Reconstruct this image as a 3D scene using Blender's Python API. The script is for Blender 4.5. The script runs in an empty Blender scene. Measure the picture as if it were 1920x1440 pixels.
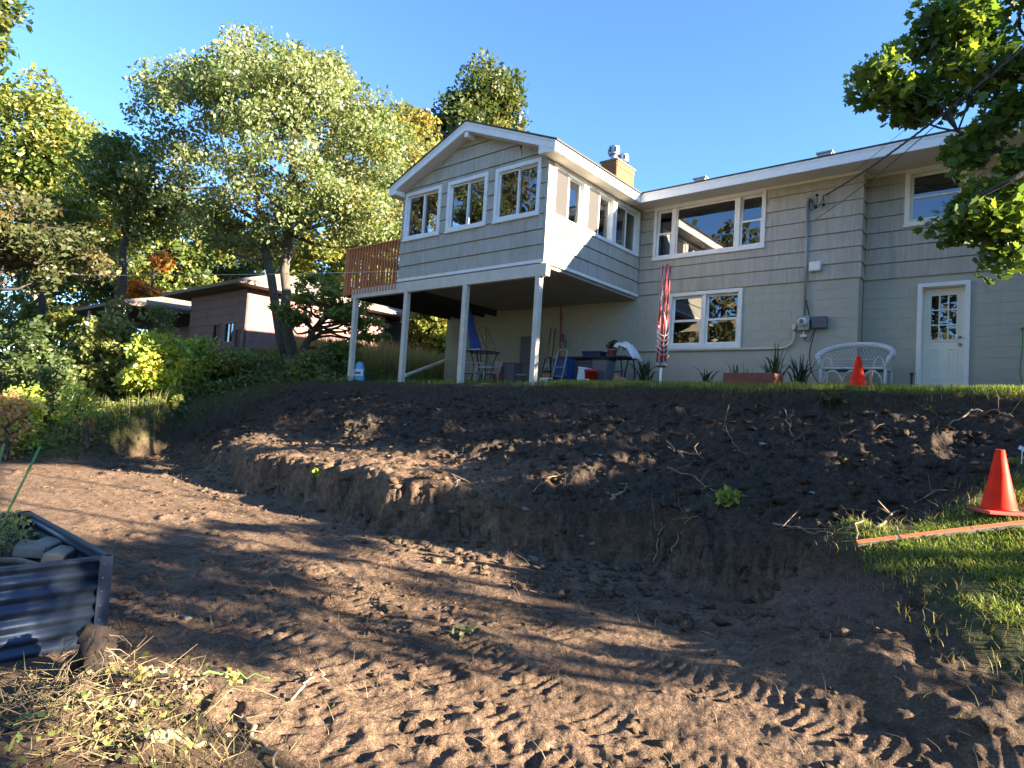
import bpy, math, random
import numpy as np
from mathutils import Vector, Matrix

# ------------------------------------------------------------------ camera, sky, sun, exposure
scn = bpy.context.scene
rng = np.random.default_rng(7)
random.seed(7)
CAM = np.array([7.786, -13.94, -0.805])
RT = np.array([0.7650, 0.6412, 0.0616]); UP = np.array([-0.0141, -0.0789, 0.9968]); FW = np.array([-0.6434, 0.7638, 0.0510])
FPX = 1174.4
cd = bpy.data.cameras.new('camera'); cam = bpy.data.objects.new('camera', cd); scn.collection.objects.link(cam)
FW = FW / np.linalg.norm(FW); RT = RT - FW * (RT @ FW); RT /= np.linalg.norm(RT); UP = np.cross(RT, FW)
cam.matrix_world = Matrix(((RT[0], UP[0], -FW[0], CAM[0]), (RT[1], UP[1], -FW[1], CAM[1]), (RT[2], UP[2], -FW[2], CAM[2]), (0, 0, 0, 1)))
cd.sensor_fit = 'HORIZONTAL'; cd.sensor_width = 36.0; cd.lens = 36.0 * FPX / 1920.0; cd.clip_start = 0.05; cd.clip_end = 2000
scn.camera = cam
SUN = np.array([3.1, 1.0, 0.96]); SUN = SUN / np.linalg.norm(SUN)
EL = math.asin(SUN[2])
w = bpy.data.worlds.new('World'); scn.world = w; w.use_nodes = True
nt = w.node_tree; nt.nodes.clear()
sky = nt.nodes.new('ShaderNodeTexSky'); sky.sky_type = 'NISHITA'; sky.sun_disc = False
sky.sun_elevation = EL; sky.sun_rotation = math.atan2(SUN[0], SUN[1]); sky.altitude = 1200
sky.air_density = 1.0; sky.dust_density = 0.0; sky.ozone_density = 5.5
bg = nt.nodes.new('ShaderNodeBackground'); bg.inputs['Strength'].default_value = 0.074
wo = nt.nodes.new('ShaderNodeOutputWorld')
nt.links.new(sky.outputs[0], bg.inputs[0]); nt.links.new(bg.outputs[0], wo.inputs[0])
sl = bpy.data.lights.new('sun', 'SUN'); so = bpy.data.objects.new('sun', sl); scn.collection.objects.link(so)
sl.energy = 5.0; sl.angle = math.radians(0.5); sl.color = (1.0, 0.87, 0.68)
so.rotation_euler = Vector(SUN).to_track_quat('Z', 'Y').to_euler(); so.location = (20, 0, 20)
scn.view_settings.view_transform = 'Standard'; scn.view_settings.look = 'None'; scn.view_settings.gamma = 1.0
scn.view_settings.exposure = 2.85
scn.cycles.max_bounces = 6; scn.cycles.transparent_max_bounces = 12
scn.cycles.use_denoising = True

# ------------------------------------------------------------------ photograph geometry helpers (pixel of the 1920 photo -> point on a real plane)
def ray(px, py): return FW + RT * (px - 960) / FPX - UP * (py - 720) / FPX
def onX(px, py, X): d = ray(px, py); return CAM + d * (X - CAM[0]) / d[0]
def onY(px, py, Y): d = ray(px, py); return CAM + d * (Y - CAM[1]) / d[1]
def onZ(px, py, Z): d = ray(px, py); return CAM + d * (Z - CAM[2]) / d[2]
def dep(px, py, D): return CAM + ray(px, py) * D

# ------------------------------------------------------------------ object helpers
ORG = {}
COL = scn.collection
def tag(o, label=None, cat=None, group=None, kind=None):
    if label: o['label'] = label
    if cat: o['category'] = cat
    if group: o['group'] = group
    if kind: o['kind'] = kind
    return o
def empty(name, loc, label=None, cat=None, group=None):
    o = bpy.data.objects.new(name, None); COL.objects.link(o); o.location = [float(v) for v in loc]
    o.empty_display_size = 0.2
    ORG[o.name] = np.array(loc, float)
    return tag(o, label, cat, group)
def finish(me, name, mat, parent, smooth):
    if mat is not None:
        for m in (mat if isinstance(mat, (list, tuple)) else [mat]): me.materials.append(m)
    if smooth and len(me.polygons): me.polygons.foreach_set('use_smooth', np.ones(len(me.polygons), bool))
    o = bpy.data.objects.new(name, me); COL.objects.link(o)
    if parent is not None: o.parent = parent
    return o
class MB:
    """collects shapes in world coordinates and builds one mesh object"""
    def __init__(s): s.v = []; s.f = []; s.n = 0
    def add(s, V, F):
        V = np.asarray(V, float).reshape(-1, 3)
        s.v.append(V); n = s.n
        s.f += [tuple(i + n for i in f) for f in F]; s.n += len(V)
        return s
    def box(s, a, b, M=None, bev=0.0):
        x0, y0, z0 = a; x1, y1, z1 = b
        if bev:
            e = bev; V = []; 
            for (sx, X) in ((1, x0), (-1, x1)):
                for (sy, Y) in ((1, y0), (-1, y1)):
                    for (sz, Z) in ((1, z0), (-1, z1)):
                        V += [(X, Y + sy * e, Z + sz * e), (X + sx * e, Y, Z + sz * e), (X + sx * e, Y + sy * e, Z)]
            def I(i, j, k, a): return ((i * 2 + j) * 2 + k) * 3 + a
            F = []
            for i in (0, 1): F.append((I(i,0,0,0), I(i,0,1,0), I(i,1,1,0), I(i,1,0,0)) if i == 0 else (I(i,0,0,0), I(i,1,0,0), I(i,1,1,0), I(i,0,1,0)))
            for j in (0, 1): F.append((I(0,j,0,1), I(1,j,0,1), I(1,j,1,1), I(0,j,1,1)) if j == 0 else (I(0,j,0,1), I(0,j,1,1), I(1,j,1,1), I(1,j,0,1)))
            for k in (0, 1): F.append((I(0,0,k,2), I(0,1,k,2), I(1,1,k,2), I(1,0,k,2)) if k == 0 else (I(0,0,k,2), I(1,0,k,2), I(1,1,k,2), I(0,1,k,2)))
            for i in (0, 1):
                for j in (0, 1): F.append((I(i,j,0,0), I(i,j,0,1), I(i,j,1,1), I(i,j,1,0)))
            for i in (0, 1):
                for k in (0, 1): F.append((I(i,0,k,0), I(i,0,k,2), I(i,1,k,2), I(i,1,k,0)))
            for j in (0, 1):
                for k in (0, 1): F.append((I(0,j,k,1), I(0,j,k,2), I(1,j,k,2), I(1,j,k,1)))
            for i in (0, 1):
                for j in (0, 1):
                    for k in (0, 1): F.append((I(i,j,k,0), I(i,j,k,1), I(i,j,k,2)))
        else:
            V = [(x0,y0,z0),(x1,y0,z0),(x1,y1,z0),(x0,y1,z0),(x0,y0,z1),(x1,y0,z1),(x1,y1,z1),(x0,y1,z1)]
            F = [(0,3,2,1),(4,5,6,7),(0,1,5,4),(1,2,6,5),(2,3,7,6),(3,0,4,7)]
        V = np.array(V, float)
        if M is not None: V = np.array([M @ Vector(p) for p in V])
        return s.add(V, F)
    def hexa(s, P): return s.add(P, [(0,3,2,1),(4,5,6,7),(0,1,5,4),(1,2,6,5),(2,3,7,6),(3,0,4,7)])
    def prism(s, poly, ext):
        P = np.asarray(poly, float); n = len(P); Q = P + np.asarray(ext, float)
        F = [tuple(range(n))[::-1], tuple(range(n, 2 * n))] + [(i, (i + 1) % n, n + (i + 1) % n, n + i) for i in range(n)]
        return s.add(np.vstack([P, Q]), F)
    def tube(s, pts, rad, n=6, caps=True):
        P = np.asarray(pts, float); m = len(P)
        R = np.full(m, rad, float) if np.isscalar(rad) else np.asarray(rad, float)
        T = np.gradient(P, axis=0); T /= (np.linalg.norm(T, axis=1, keepdims=True) + 1e-9)
        ref = np.array([0, 0, 1.0]) if abs(T[0][2]) < 0.9 else np.array([1.0, 0, 0])
        a = np.cross(T[0], ref); a /= np.linalg.norm(a); V = []
        for i in range(m):
            a = a - T[i] * (a @ T[i]); a /= (np.linalg.norm(a) + 1e-9); b = np.cross(T[i], a)
            th = np.arange(n) * 2 * math.pi / n
            V.append(P[i] + R[i] * (np.cos(th)[:, None] * a + np.sin(th)[:, None] * b))
        F = [(i * n + j, i * n + (j + 1) % n, (i + 1) * n + (j + 1) % n, (i + 1) * n + j) for i in range(m - 1) for j in range(n)]
        if caps: F += [tuple(range(n))[::-1], tuple(range((m - 1) * n, m * n))]
        return s.add(np.vstack(V), F)
    def lathe(s, prof, n=16, c=(0, 0, 0), M=None):
        V = []; m = len(prof)
        for (r, z) in prof:
            for j in range(n):
                t = 2 * math.pi * j / n; V.append((r * math.cos(t), r * math.sin(t), z))
        V = np.array(V)
        if M is not None: V = np.array([M @ Vector(p) for p in V])
        V = V + np.asarray(c, float)
        F = [(i * n + j, i * n + (j + 1) % n, (i + 1) * n + (j + 1) % n, (i + 1) * n + j) for i in range(m - 1) for j in range(n)]
        F += [tuple(range(n))[::-1], tuple(range((m - 1) * n, m * n))]
        return s.add(V, F)
    def build(s, name, mat=None, parent=None, smooth=False):
        V = np.vstack(s.v) if s.v else np.zeros((0, 3))
        org = np.zeros(3)
        if parent is not None: org = ORG[parent.name]
        elif len(V): org = np.array([V[:, 0].mean(), V[:, 1].mean(), V[:, 2].min()])
        me = bpy.data.meshes.new(name); me.from_pydata((V - org).tolist(), [], s.f); me.update()
        o = finish(me, name, mat, parent, smooth)
        if parent is None: o.location = org
        ORG[o.name] = org
        return o
def mesh_np(name, V, F, mat, parent=None, col=None, smooth=False):
    """fast builder: V (n,3), F (m,k) of one face size, col (n,3) per vertex"""
    V = np.asarray(V, float); F = np.asarray(F, np.int32)
    org = ORG[parent.name] if parent is not None else np.array([V[:, 0].mean(), V[:, 1].mean(), V[:, 2].min()])
    me = bpy.data.meshes.new(name); m, k = F.shape
    me.vertices.add(len(V)); me.vertices.foreach_set('co', (V - org).ravel())
    me.loops.add(m * k); me.loops.foreach_set('vertex_index', F.ravel())
    me.polygons.add(m); me.polygons.foreach_set('loop_start', np.arange(0, m * k, k, dtype=np.int32))
    me.update(calc_edges=True)
    if col is not None:
        at = me.attributes.new('tint', 'FLOAT_COLOR', 'POINT')
        at.data.foreach_set('color', np.hstack([col, np.ones((len(col), 1))]).astype(np.float32).ravel())
    o = finish(me, name, mat, parent, smooth)
    if parent is None: o.location = org
    ORG[o.name] = org
    return o
def copy_tree(o, parent=None):
    c = o.copy(); COL.objects.link(c); c.parent = parent
    for ch in [x for x in list(COL.objects) if x.parent == o]: copy_tree(ch, c)
    return c

# ------------------------------------------------------------------ materials
MATS = {}
def nodes(name):
    m = bpy.data.materials.new(name); m.use_nodes = True; t = m.node_tree
    b = t.nodes['Principled BSDF']; MATS[name] = m
    return m, t, b
def link(t, a, b): t.links.new(a, b)
def coord(t, scale=(1, 1, 1), kind='Object', rot=(0, 0, 0)):
    tc = t.nodes.new('ShaderNodeTexCoord'); mp = t.nodes.new('ShaderNodeMapping')
    mp.inputs['Scale'].default_value = scale; mp.inputs['Rotation'].default_value = rot
    link(t, tc.outputs[kind], mp.inputs[0]); return mp.outputs[0]
def noise(t, vec, scale, detail=4, rough=0.6):
    n = t.nodes.new('ShaderNodeTexNoise'); n.inputs['Scale'].default_value = scale
    n.inputs['Detail'].default_value = detail; n.inputs['Roughness'].default_value = rough
    link(t, vec, n.inputs['Vector']); return n.outputs['Fac']
def ramp(t, fac, c0, c1, p0=0.3, p1=0.7):
    r = t.nodes.new('ShaderNodeValToRGB'); r.color_ramp.elements[0].color = (*c0, 1); r.color_ramp.elements[1].color = (*c1, 1)
    r.color_ramp.elements[0].position = p0; r.color_ramp.elements[1].position = p1
    link(t, fac, r.inputs[0]); return r.outputs[0]
def bump(t, b, h, strength, dist):
    n = t.nodes.new('ShaderNodeBump'); n.inputs['Strength'].default_value = strength; n.inputs['Distance'].default_value = dist
    link(t, h, n.inputs['Height']); link(t, n.outputs[0], b.inputs['Normal'])
def mix(t, fac, a, b, mode='MIX'):
    m = t.nodes.new('ShaderNodeMix'); m.data_type = 'RGBA'; m.blend_type = mode
    if isinstance(fac, (int, float)): m.inputs[0].default_value = fac
    else: link(t, fac, m.inputs[0])
    for v, i in ((a, 6), (b, 7)):
        if isinstance(v, tuple): m.inputs[i].default_value = (*v, 1)
        else: link(t, v, m.inputs[i])
    return m.outputs[2]
def basic(name, col, rough=0.6, var=0.15, scale=8, metal=0.0, bmp=0.0, vscale=(1, 1, 1), spec=None):
    m, t, b = nodes(name); v = coord(t, vscale)
    n = noise(t, v, scale, 5)
    c0 = tuple(max(0, c * (1 - var)) for c in col); c1 = tuple(min(1, c * (1 + var)) for c in col)
    link(t, ramp(t, n, c0, c1), b.inputs['Base Color'])
    b.inputs['Roughness'].default_value = rough; b.inputs['Metallic'].default_value = metal
    if spec is not None: b.inputs['Specular IOR Level'].default_value = spec
    if bmp: bump(t, b, n, 0.6, bmp)
    return m
def siding(name, c, dirt, vs=(1, 1, 1)):
    m, t, b = nodes(name)
    v = coord(t, vs, 'Object'); n1 = noise(t, v, 1.3, 3); n2 = noise(t, coord(t, (26, 26, 1.2)), 1.0, 3, 0.7)
    n3 = noise(t, coord(t, (5, 5, 0.7)), 1.0, 3)
    base = ramp(t, n1, tuple(k * 0.9 for k in c), tuple(k * 1.08 for k in c))
    base = mix(t, 0.7, base, ramp(t, n2, tuple(k * 0.66 for k in c), tuple(k * 1.24 for k in c), .25, .75))
    base = mix(t, ramp(t, n3, (0, 0, 0), (.55, .55, .55), .50, .72), base, dirt)
    link(t, base, b.inputs['Base Color']); b.inputs['Roughness'].default_value = 0.75; b.inputs['Specular IOR Level'].default_value = 0.25
    w2 = t.nodes.new('ShaderNodeTexNoise'); w2.inputs['Scale'].default_value = 1.0; w2.inputs['Detail'].default_value = 1
    link(t, coord(t, (95, 95, .8)), w2.inputs['Vector']); bump(t, b, w2.outputs['Fac'], 0.9, 0.006)
    return m
M_SID = siding('painted_shake', (.50, .455, .375), (.34, .28, .20))
M_NSID = siding('purple_brown_shake', (.27, .155, .135), (.15, .10, .085))
def blockmat():
    m, t, b = nodes('painted_block'); tc = t.nodes.new('ShaderNodeTexCoord'); geo = t.nodes.new('ShaderNodeNewGeometry'); sp = t.nodes.new('ShaderNodeSeparateXYZ'); link(t, geo.outputs['Position'], sp.inputs[0])
    n1 = noise(t, geo.outputs['Position'], 1.1, 5, .65); n2 = noise(t, geo.outputs['Position'], 9, 5, .7)
    base = mix(t, .5, ramp(t, n1, (.43, .415, .335), (.50, .485, .395), .35, .65), ramp(t, n2, (.42, .405, .325), (.51, .49, .40), .3, .7))
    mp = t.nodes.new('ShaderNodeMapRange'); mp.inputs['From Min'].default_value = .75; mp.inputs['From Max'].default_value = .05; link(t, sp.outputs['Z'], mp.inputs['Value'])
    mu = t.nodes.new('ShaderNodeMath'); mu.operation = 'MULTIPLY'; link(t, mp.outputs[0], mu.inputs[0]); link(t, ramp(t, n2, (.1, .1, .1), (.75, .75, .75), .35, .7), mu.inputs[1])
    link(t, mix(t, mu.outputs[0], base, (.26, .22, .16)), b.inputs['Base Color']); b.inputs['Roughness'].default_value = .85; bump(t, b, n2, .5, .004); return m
M_BLOCK = blockmat()
M_WHITE = basic('white_paint', (.88, .85, .80), .5, .05, 6)
M_CREAM = basic('cream_frame', (.82, .78, .68), .5, .06, 6)
M_SOFF = basic('soffit_paint', (.74, .68, .58), .7, .06, 3)
M_BEAM = basic('beam_paint', (.66, .60, .49), .65, .10, 5, vscale=(1, 1, 1))
M_SHING = basic('asphalt_shingle', (.075, .065, .055), .95, .35, 60, bmp=.004)
M_NSH = basic('brown_shingle', (.24, .19, .155), .95, .22, 14, bmp=.006)
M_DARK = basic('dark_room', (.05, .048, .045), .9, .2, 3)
M_ROOMW = basic('room_wall', (.45, .42, .36), .8, .08, 2)
M_CURT = basic('pale_curtain', (.62, .60, .55), .9, .1, 8)
M_CEIL = basic('dark_joist', (.05, .045, .04), .9, .2, 3)
M_UND = basic('under_panel', (.34, .30, .25), .8, .08, 2)
M_DECK = basic('stained_cedar', (.56, .17, .05), .6, .25, 12, vscale=(1, 1, .15))
M_BRICK = basic('tan_brick', (.24, .12, .055), .85, .18, 14, bmp=.003)
M_MORT = basic('mortar', (.22, .18, .13), .95, .1, 20)
M_METAL = basic('galvanised_metal', (.32, .33, .34), .35, .12, 12, metal=.85)
M_GREYM = basic('grey_metal', (.36, .37, .36), .45, .1, 12, metal=.5)
M_GREYP = basic('grey_plastic', (.115, .12, .14), .5, .1, 8)
M_BLACK = basic('black_plastic', (.015, .015, .017), .45, .2, 8)
M_CORD = basic('black_cable', (.018, .017, .017), .6, .2, 20)
M_WIREW = basic('pale_cord', (.62, .62, .6), .6, .1, 20)
M_DOOR = basic('door_paint', (.84, .83, .70), .5, .04, 3)
M_WOOD = basic('weathered_wood', (.27, .22, .16), .85, .25, 10, bmp=.004, vscale=(1, 1, 1))
M_TIE = basic('dark_timber', (.075, .06, .048), .9, .3, 10, bmp=.006)
M_REDW = basic('red_planter', (.24, .065, .042), .65, .2, 10)
M_RED = basic('red_plastic', (.62, .03, .015), .4, .08, 5)
M_CONE = basic('orange_red_cone', (.95, .030, .006), .55, .16, 9, spec=.15)
M_CONEB = basic('faded_cone_base', (.62, .085, .06), .6, .15, 14)
M_REDC = basic('red_cord', (.42, .045, .05), .6, .2, 20)
M_WICK = basic('white_wicker', (.62, .60, .58), .7, .15, 40, bmp=.004)
M_BLUE = basic('blue_fabric', (.045, .10, .36), .8, .15, 10)
M_BLUEP = basic('blue_plastic', (.02, .06, .20), .45, .1, 5)
M_NAVY = basic('navy_plastic', (.012, .02, .10), .45, .1, 5)
M_TERRA = basic('terracotta', (.40, .17, .10), .85, .15, 10)
M_PINK = basic('pink_pot', (.62, .20, .22), .6, .1, 6)
M_BAGW = basic('white_bag', (.72, .75, .80), .6, .06, 10, bmp=.01)
M_BAGB = basic('light_blue_bag', (.16, .42, .62), .45, .12, 12, bmp=.01)
M_GLTAB = basic('table_glass_grey', (.05, .05, .055), .2, .1, 6)
M_ALU = basic('aluminium', (.34, .31, .26), .5, .15, 8, metal=.4)
M_STONE = basic('pale_stone', (.17, .15, .125), .9, .2, 9, bmp=.01)
M_ROOT = basic('root_bark', (.26, .19, .12), .9, .3, 20, bmp=.003)
M_BOARD = basic('grey_board', (.22, .20, .18), .85, .2, 10)
M_ORNG = basic('orange_marking_paint', (.80, .16, .05), .7, .2, 25)
M_BED = basic('dark_navy_steel', (.040, .060, .100), .46, .18, 5, metal=.35)
M_STAKE = basic('green_stake', (.12, .26, .06), .5, .1, 10)
M_TAN = basic('tan_stake', (.50, .38, .20), .8, .1, 10)
M_BARKL = basic('pale_bark', (.095, .078, .058), .95, .4, 14, bmp=.02, vscale=(1, 1, .35))
M_BARKD = basic('dark_bark', (.075, .06, .045), .95, .35, 14, bmp=.02, vscale=(1, 1, .35))
M_CHAIR = basic('dusty_white_plastic', (.40, .37, .31), .7, .2, 12)
M_SCREEN = basic('insect_screen', (.055, .05, .047), .9, .05, 60)
M_LEADB = basic('black_rubber', (.012, .012, .012), .5, .2, 10)
M_BLIND = basic('blind_slat', (.16, .17, .19), .6, .05, 6)
M_TARP = basic('pale_blue_scrap', (.18, .26, .30), .7, .1, 14)
def glass():
    m, t, b = nodes('window_glass'); out = t.nodes['Material Output']; t.nodes.remove(b)
    tr = t.nodes.new('ShaderNodeBsdfTransparent'); tr.inputs[0].default_value = (.50, .54, .54, 1)
    gl = t.nodes.new('ShaderNodeBsdfGlossy'); gl.inputs['Roughness'].default_value = 0.0; gl.inputs[0].default_value = (.95, .97, 1, 1)
    fr = t.nodes.new('ShaderNodeFresnel'); fr.inputs[0].default_value = 2.3
    n = noise(t, coord(t), 1.1, 2); bp = t.nodes.new('ShaderNodeBump'); bp.inputs['Strength'].default_value = .10; bp.inputs['Distance'].default_value = .02
    link(t, n, bp.inputs['Height']); link(t, bp.outputs[0], gl.inputs['Normal'])
    mx = t.nodes.new('ShaderNodeMixShader'); link(t, fr.outputs[0], mx.inputs[0]); link(t, tr.outputs[0], mx.inputs[1]); link(t, gl.outputs[0], mx.inputs[2])
    link(t, mx.outputs[0], out.inputs[0]); return m
M_GLASS = glass()
def leafmat(name, trans=0.4, rough=0.5, spec=.35):
    m, t, b = nodes(name); at = t.nodes.new('ShaderNodeAttribute'); at.attribute_name = 'tint'
    link(t, at.outputs['Color'], b.inputs['Base Color']); b.inputs['Roughness'].default_value = rough; b.inputs['Specular IOR Level'].default_value = spec
    tl = t.nodes.new('ShaderNodeBsdfTranslucent')
    c2 = mix(t, 1.0, at.outputs['Color'], (1.5, 1.45, .7), 'MULTIPLY'); link(t, c2, tl.inputs[0])
    mx = t.nodes.new('ShaderNodeMixShader'); mx.inputs[0].default_value = trans
    link(t, b.outputs[0], mx.inputs[1]); link(t, tl.outputs[0], mx.inputs[2]); link(t, mx.outputs[0], t.nodes['Material Output'].inputs[0])
    return m
M_LEAF = leafmat('leaf', .38, .42, .5)
M_GRASS = leafmat('grass_blade', .35, .55, .3)
def soil():
    m, t, b = nodes('soil'); at = t.nodes.new('ShaderNodeAttribute'); at.attribute_name = 'tint'
    sep = t.nodes.new('ShaderNodeSeparateColor'); link(t, at.outputs['Color'], sep.inputs[0])
    v = coord(t); n1 = noise(t, v, 1.7, 6, .65); n2 = noise(t, v, 12, 8, .72); n3 = noise(t, v, 45, 6, .75)
    top = ramp(t, n2, (.026, .019, .0145), (.15, .108, .078), .3, .78)
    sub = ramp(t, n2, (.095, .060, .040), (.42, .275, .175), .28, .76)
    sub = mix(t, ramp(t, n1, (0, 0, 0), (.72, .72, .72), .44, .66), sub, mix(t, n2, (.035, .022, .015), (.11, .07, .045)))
    grn = ramp(t, n2, (.05, .06, .02), (.13, .13, .05), .3, .7)
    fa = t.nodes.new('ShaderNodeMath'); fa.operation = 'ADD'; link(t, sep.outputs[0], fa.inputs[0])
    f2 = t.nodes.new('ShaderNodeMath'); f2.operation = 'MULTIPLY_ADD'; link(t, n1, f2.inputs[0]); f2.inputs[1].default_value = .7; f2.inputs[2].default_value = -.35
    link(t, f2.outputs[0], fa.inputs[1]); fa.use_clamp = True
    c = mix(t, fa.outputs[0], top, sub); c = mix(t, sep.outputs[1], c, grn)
    c = mix(t, sep.outputs[2], c, (.36, .20, .19))
    n4 = noise(t, v, 60, 8, .8)
    vo = t.nodes.new('ShaderNodeTexVoronoi'); vo.inputs['Scale'].default_value = 34; vo.inputs['Randomness'].default_value = 1; link(t, v, vo.inputs['Vector'])
    vo2 = t.nodes.new('ShaderNodeTexVoronoi'); vo2.inputs['Scale'].default_value = 95; link(t, v, vo2.inputs['Vector'])
    c = mix(t, 1.0, c, ramp(t, n4, (.50, .50, .52), (1.45, 1.42, 1.38), .33, .68), 'MULTIPLY')
    c = mix(t, .45, c, mix(t, 1.0, c, ramp(t, vo2.outputs['Distance'], (1.25, 1.25, 1.25), (.45, .45, .45), .1, .75), 'MULTIPLY'))
    link(t, c, b.inputs['Base Color']); b.inputs['Roughness'].default_value = .92; b.inputs['Specular IOR Level'].default_value = .2
    def madd(x, k, y):
        a_ = t.nodes.new('ShaderNodeMath'); a_.operation = 'MULTIPLY_ADD'; link(t, x, a_.inputs[0]); a_.inputs[1].default_value = k; link(t, y, a_.inputs[2]); return a_.outputs[0]
    hgt = madd(n3, .35, n2); hgt = madd(vo.outputs['Distance'], -.30, hgt); hgt = madd(vo2.outputs['Distance'], -.16, hgt); hgt = madd(n4, .22, hgt)
    bump(t, b, hgt, 1.0, 0.036)
    return m
M_SOIL = soil()
M_CLOD = basic('soil_clod', (.040, .028, .020), .95, .4, 12, bmp=.01)
#@@GROUND
# ------------------------------------------------------------------ terrain
def _h(ix, iy, s): 
    v = np.sin(ix * 127.1 + iy * 311.7 + s * 74.7) * 43758.5453; return v - np.floor(v)
def vn(x, y, s=0):
    xi = np.floor(x); yi = np.floor(y); fx = x - xi; fy = y - yi
    fx = fx * fx * (3 - 2 * fx); fy = fy * fy * (3 - 2 * fy)
    a = _h(xi, yi, s); b = _h(xi + 1, yi, s); c = _h(xi, yi + 1, s); d = _h(xi + 1, yi + 1, s)
    return (a * (1 - fx) + b * fx) * (1 - fy) + (c * (1 - fx) + d * fx) * fy - .5
def fbm(x, y, f, o, s=0, g=.5):
    r = 0; a = 1.0
    for i in range(o):
        r = r + a * vn(x * f + 7.3 * i, y * f - 3.1 * i, s + i); f *= 2.03; a *= g
    return r
def sst(a, b, x): t = np.clip((x - a) / (b - a), 0, 1); return t * t * (3 - 2 * t)
EXC = np.array([(-7.4, -4.4), (-9.2, -5.1), (-10.1, -6.5), (-8.3, -8.5), (-7.2, -9.6), (-7.7, -10.4), (-9.0, -11.1), (-11, -12.2), (-12, -16), (2.0, -22), (12, -22), (12, -10.2), (9.5, -9.95), (7.75, -9.7), (7.52, -9.55), (7.27, -9.05),
                (6.9, -8.8), (6.65, -8.6), (6.85, -8.35), (7.3, -7.9), (7.75, -6.6), (9.2, -6.1), (9.6, -4.4)])
def sdist(X, Y, P):
    d = np.full(X.shape, 1e9); ins = np.zeros(X.shape, bool); n = len(P)
    for i in range(n):
        ax, ay = P[i]; bx, by = P[(i + 1) % n]; ex, ey = bx - ax, by - ay
        t = np.clip(((X - ax) * ex + (Y - ay) * ey) / (ex * ex + ey * ey), 0, 1)
        d = np.minimum(d, np.hypot(X - ax - t * ex, Y - ay - t * ey))
        c = ((ay > Y) != (by > Y)) & (X < ex * (Y - ay) / (ey if abs(ey) > 1e-9 else 1e-9) + ax); ins ^= c
    return np.where(ins, d, -d)
FX = [-14, -10, -9, -4, -1.5, .2, 1.2, 1.9, 2.5, 3.7, 4.6, 5.5, 6.3, 7.0, 9.0, 12]
FY = [-6.6, -6.8, -7.0, -8.2, -8.75, -8.86, -8.95, -9.05, -8.85, -8.5, -8.15, -8.25, -8.7, -9.2, -9.9, -10.2]
def natural(X, Y):
    z = np.interp(Y, [-60, -11.2, -9.6, -8, -4.4, -3.8, 0, 4, 12, 40, 200], [-2.6, -2.35, -1.9, -1.33, -.19, -.13, .10, .25, 1.2, 2.2, 2.5])
    z = z + 1.0 * sst(-8, -15.5, X) * sst(-6.5, -1.5, Y)
    s = ((X + 9.0) * (-4.7) + (Y + 3.3) * 5.6) / 7.3       # terrace behind the timber wall on the left
    z = z + .42 * sst(-.12, .12, s) * sst(-7.8, -9.3, X) * (1 - sst(.5, 3.5, s)) * sst(-9.5, -8.3, Y)
    return z
TRK = [([(3.9, -13.5), (5.1, -12.35), (6.3, -11.45), (8.6, -10.7)], .40, .14, .022),
       ([(5.8, -13.6), (6.6, -12.4), (7.4, -11.75), (9.2, -11.2)], .40, .14, .026),
       ([(2.4, -12.1), (3.6, -11.85), (4.9, -11.6), (5.9, -11.95), (6.6, -12.7)], .42, .13, .026),
       ([(-8, -9.6), (-4, -9.55), (0, -9.95), (2.5, -10.5), (4.8, -11.3), (6.2, -11.7), (8.5, -12.0)], .36, .085, .017),
       ([(-8, -10.15), (-4, -10.1), (0, -10.5), (2.2, -11.0), (4.4, -11.85), (5.8, -12.4)], .36, .085, .017),
       ([(-8, -10.8), (-4, -10.8), (-.5, -11.2), (1.6, -11.8), (3.4, -12.3)], .36, .085, .015),
       ([(-7, -8.6), (-3, -9.05), (0.5, -9.6), (3.2, -9.9), (5, -10.2), (6.6, -10.4), (9, -10.6)], .34, .085, .016),
       ([(-5, -11.5), (-1, -10.9), (2.2, -10.0), (4, -9.4), (6, -9.3)], .34, .085, .013),
       ([(2.0, -9.5), (3.6, -10.3), (5.2, -11.0), (7.0, -11.2), (9, -11.6)], .34, .085, .014)]
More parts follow.
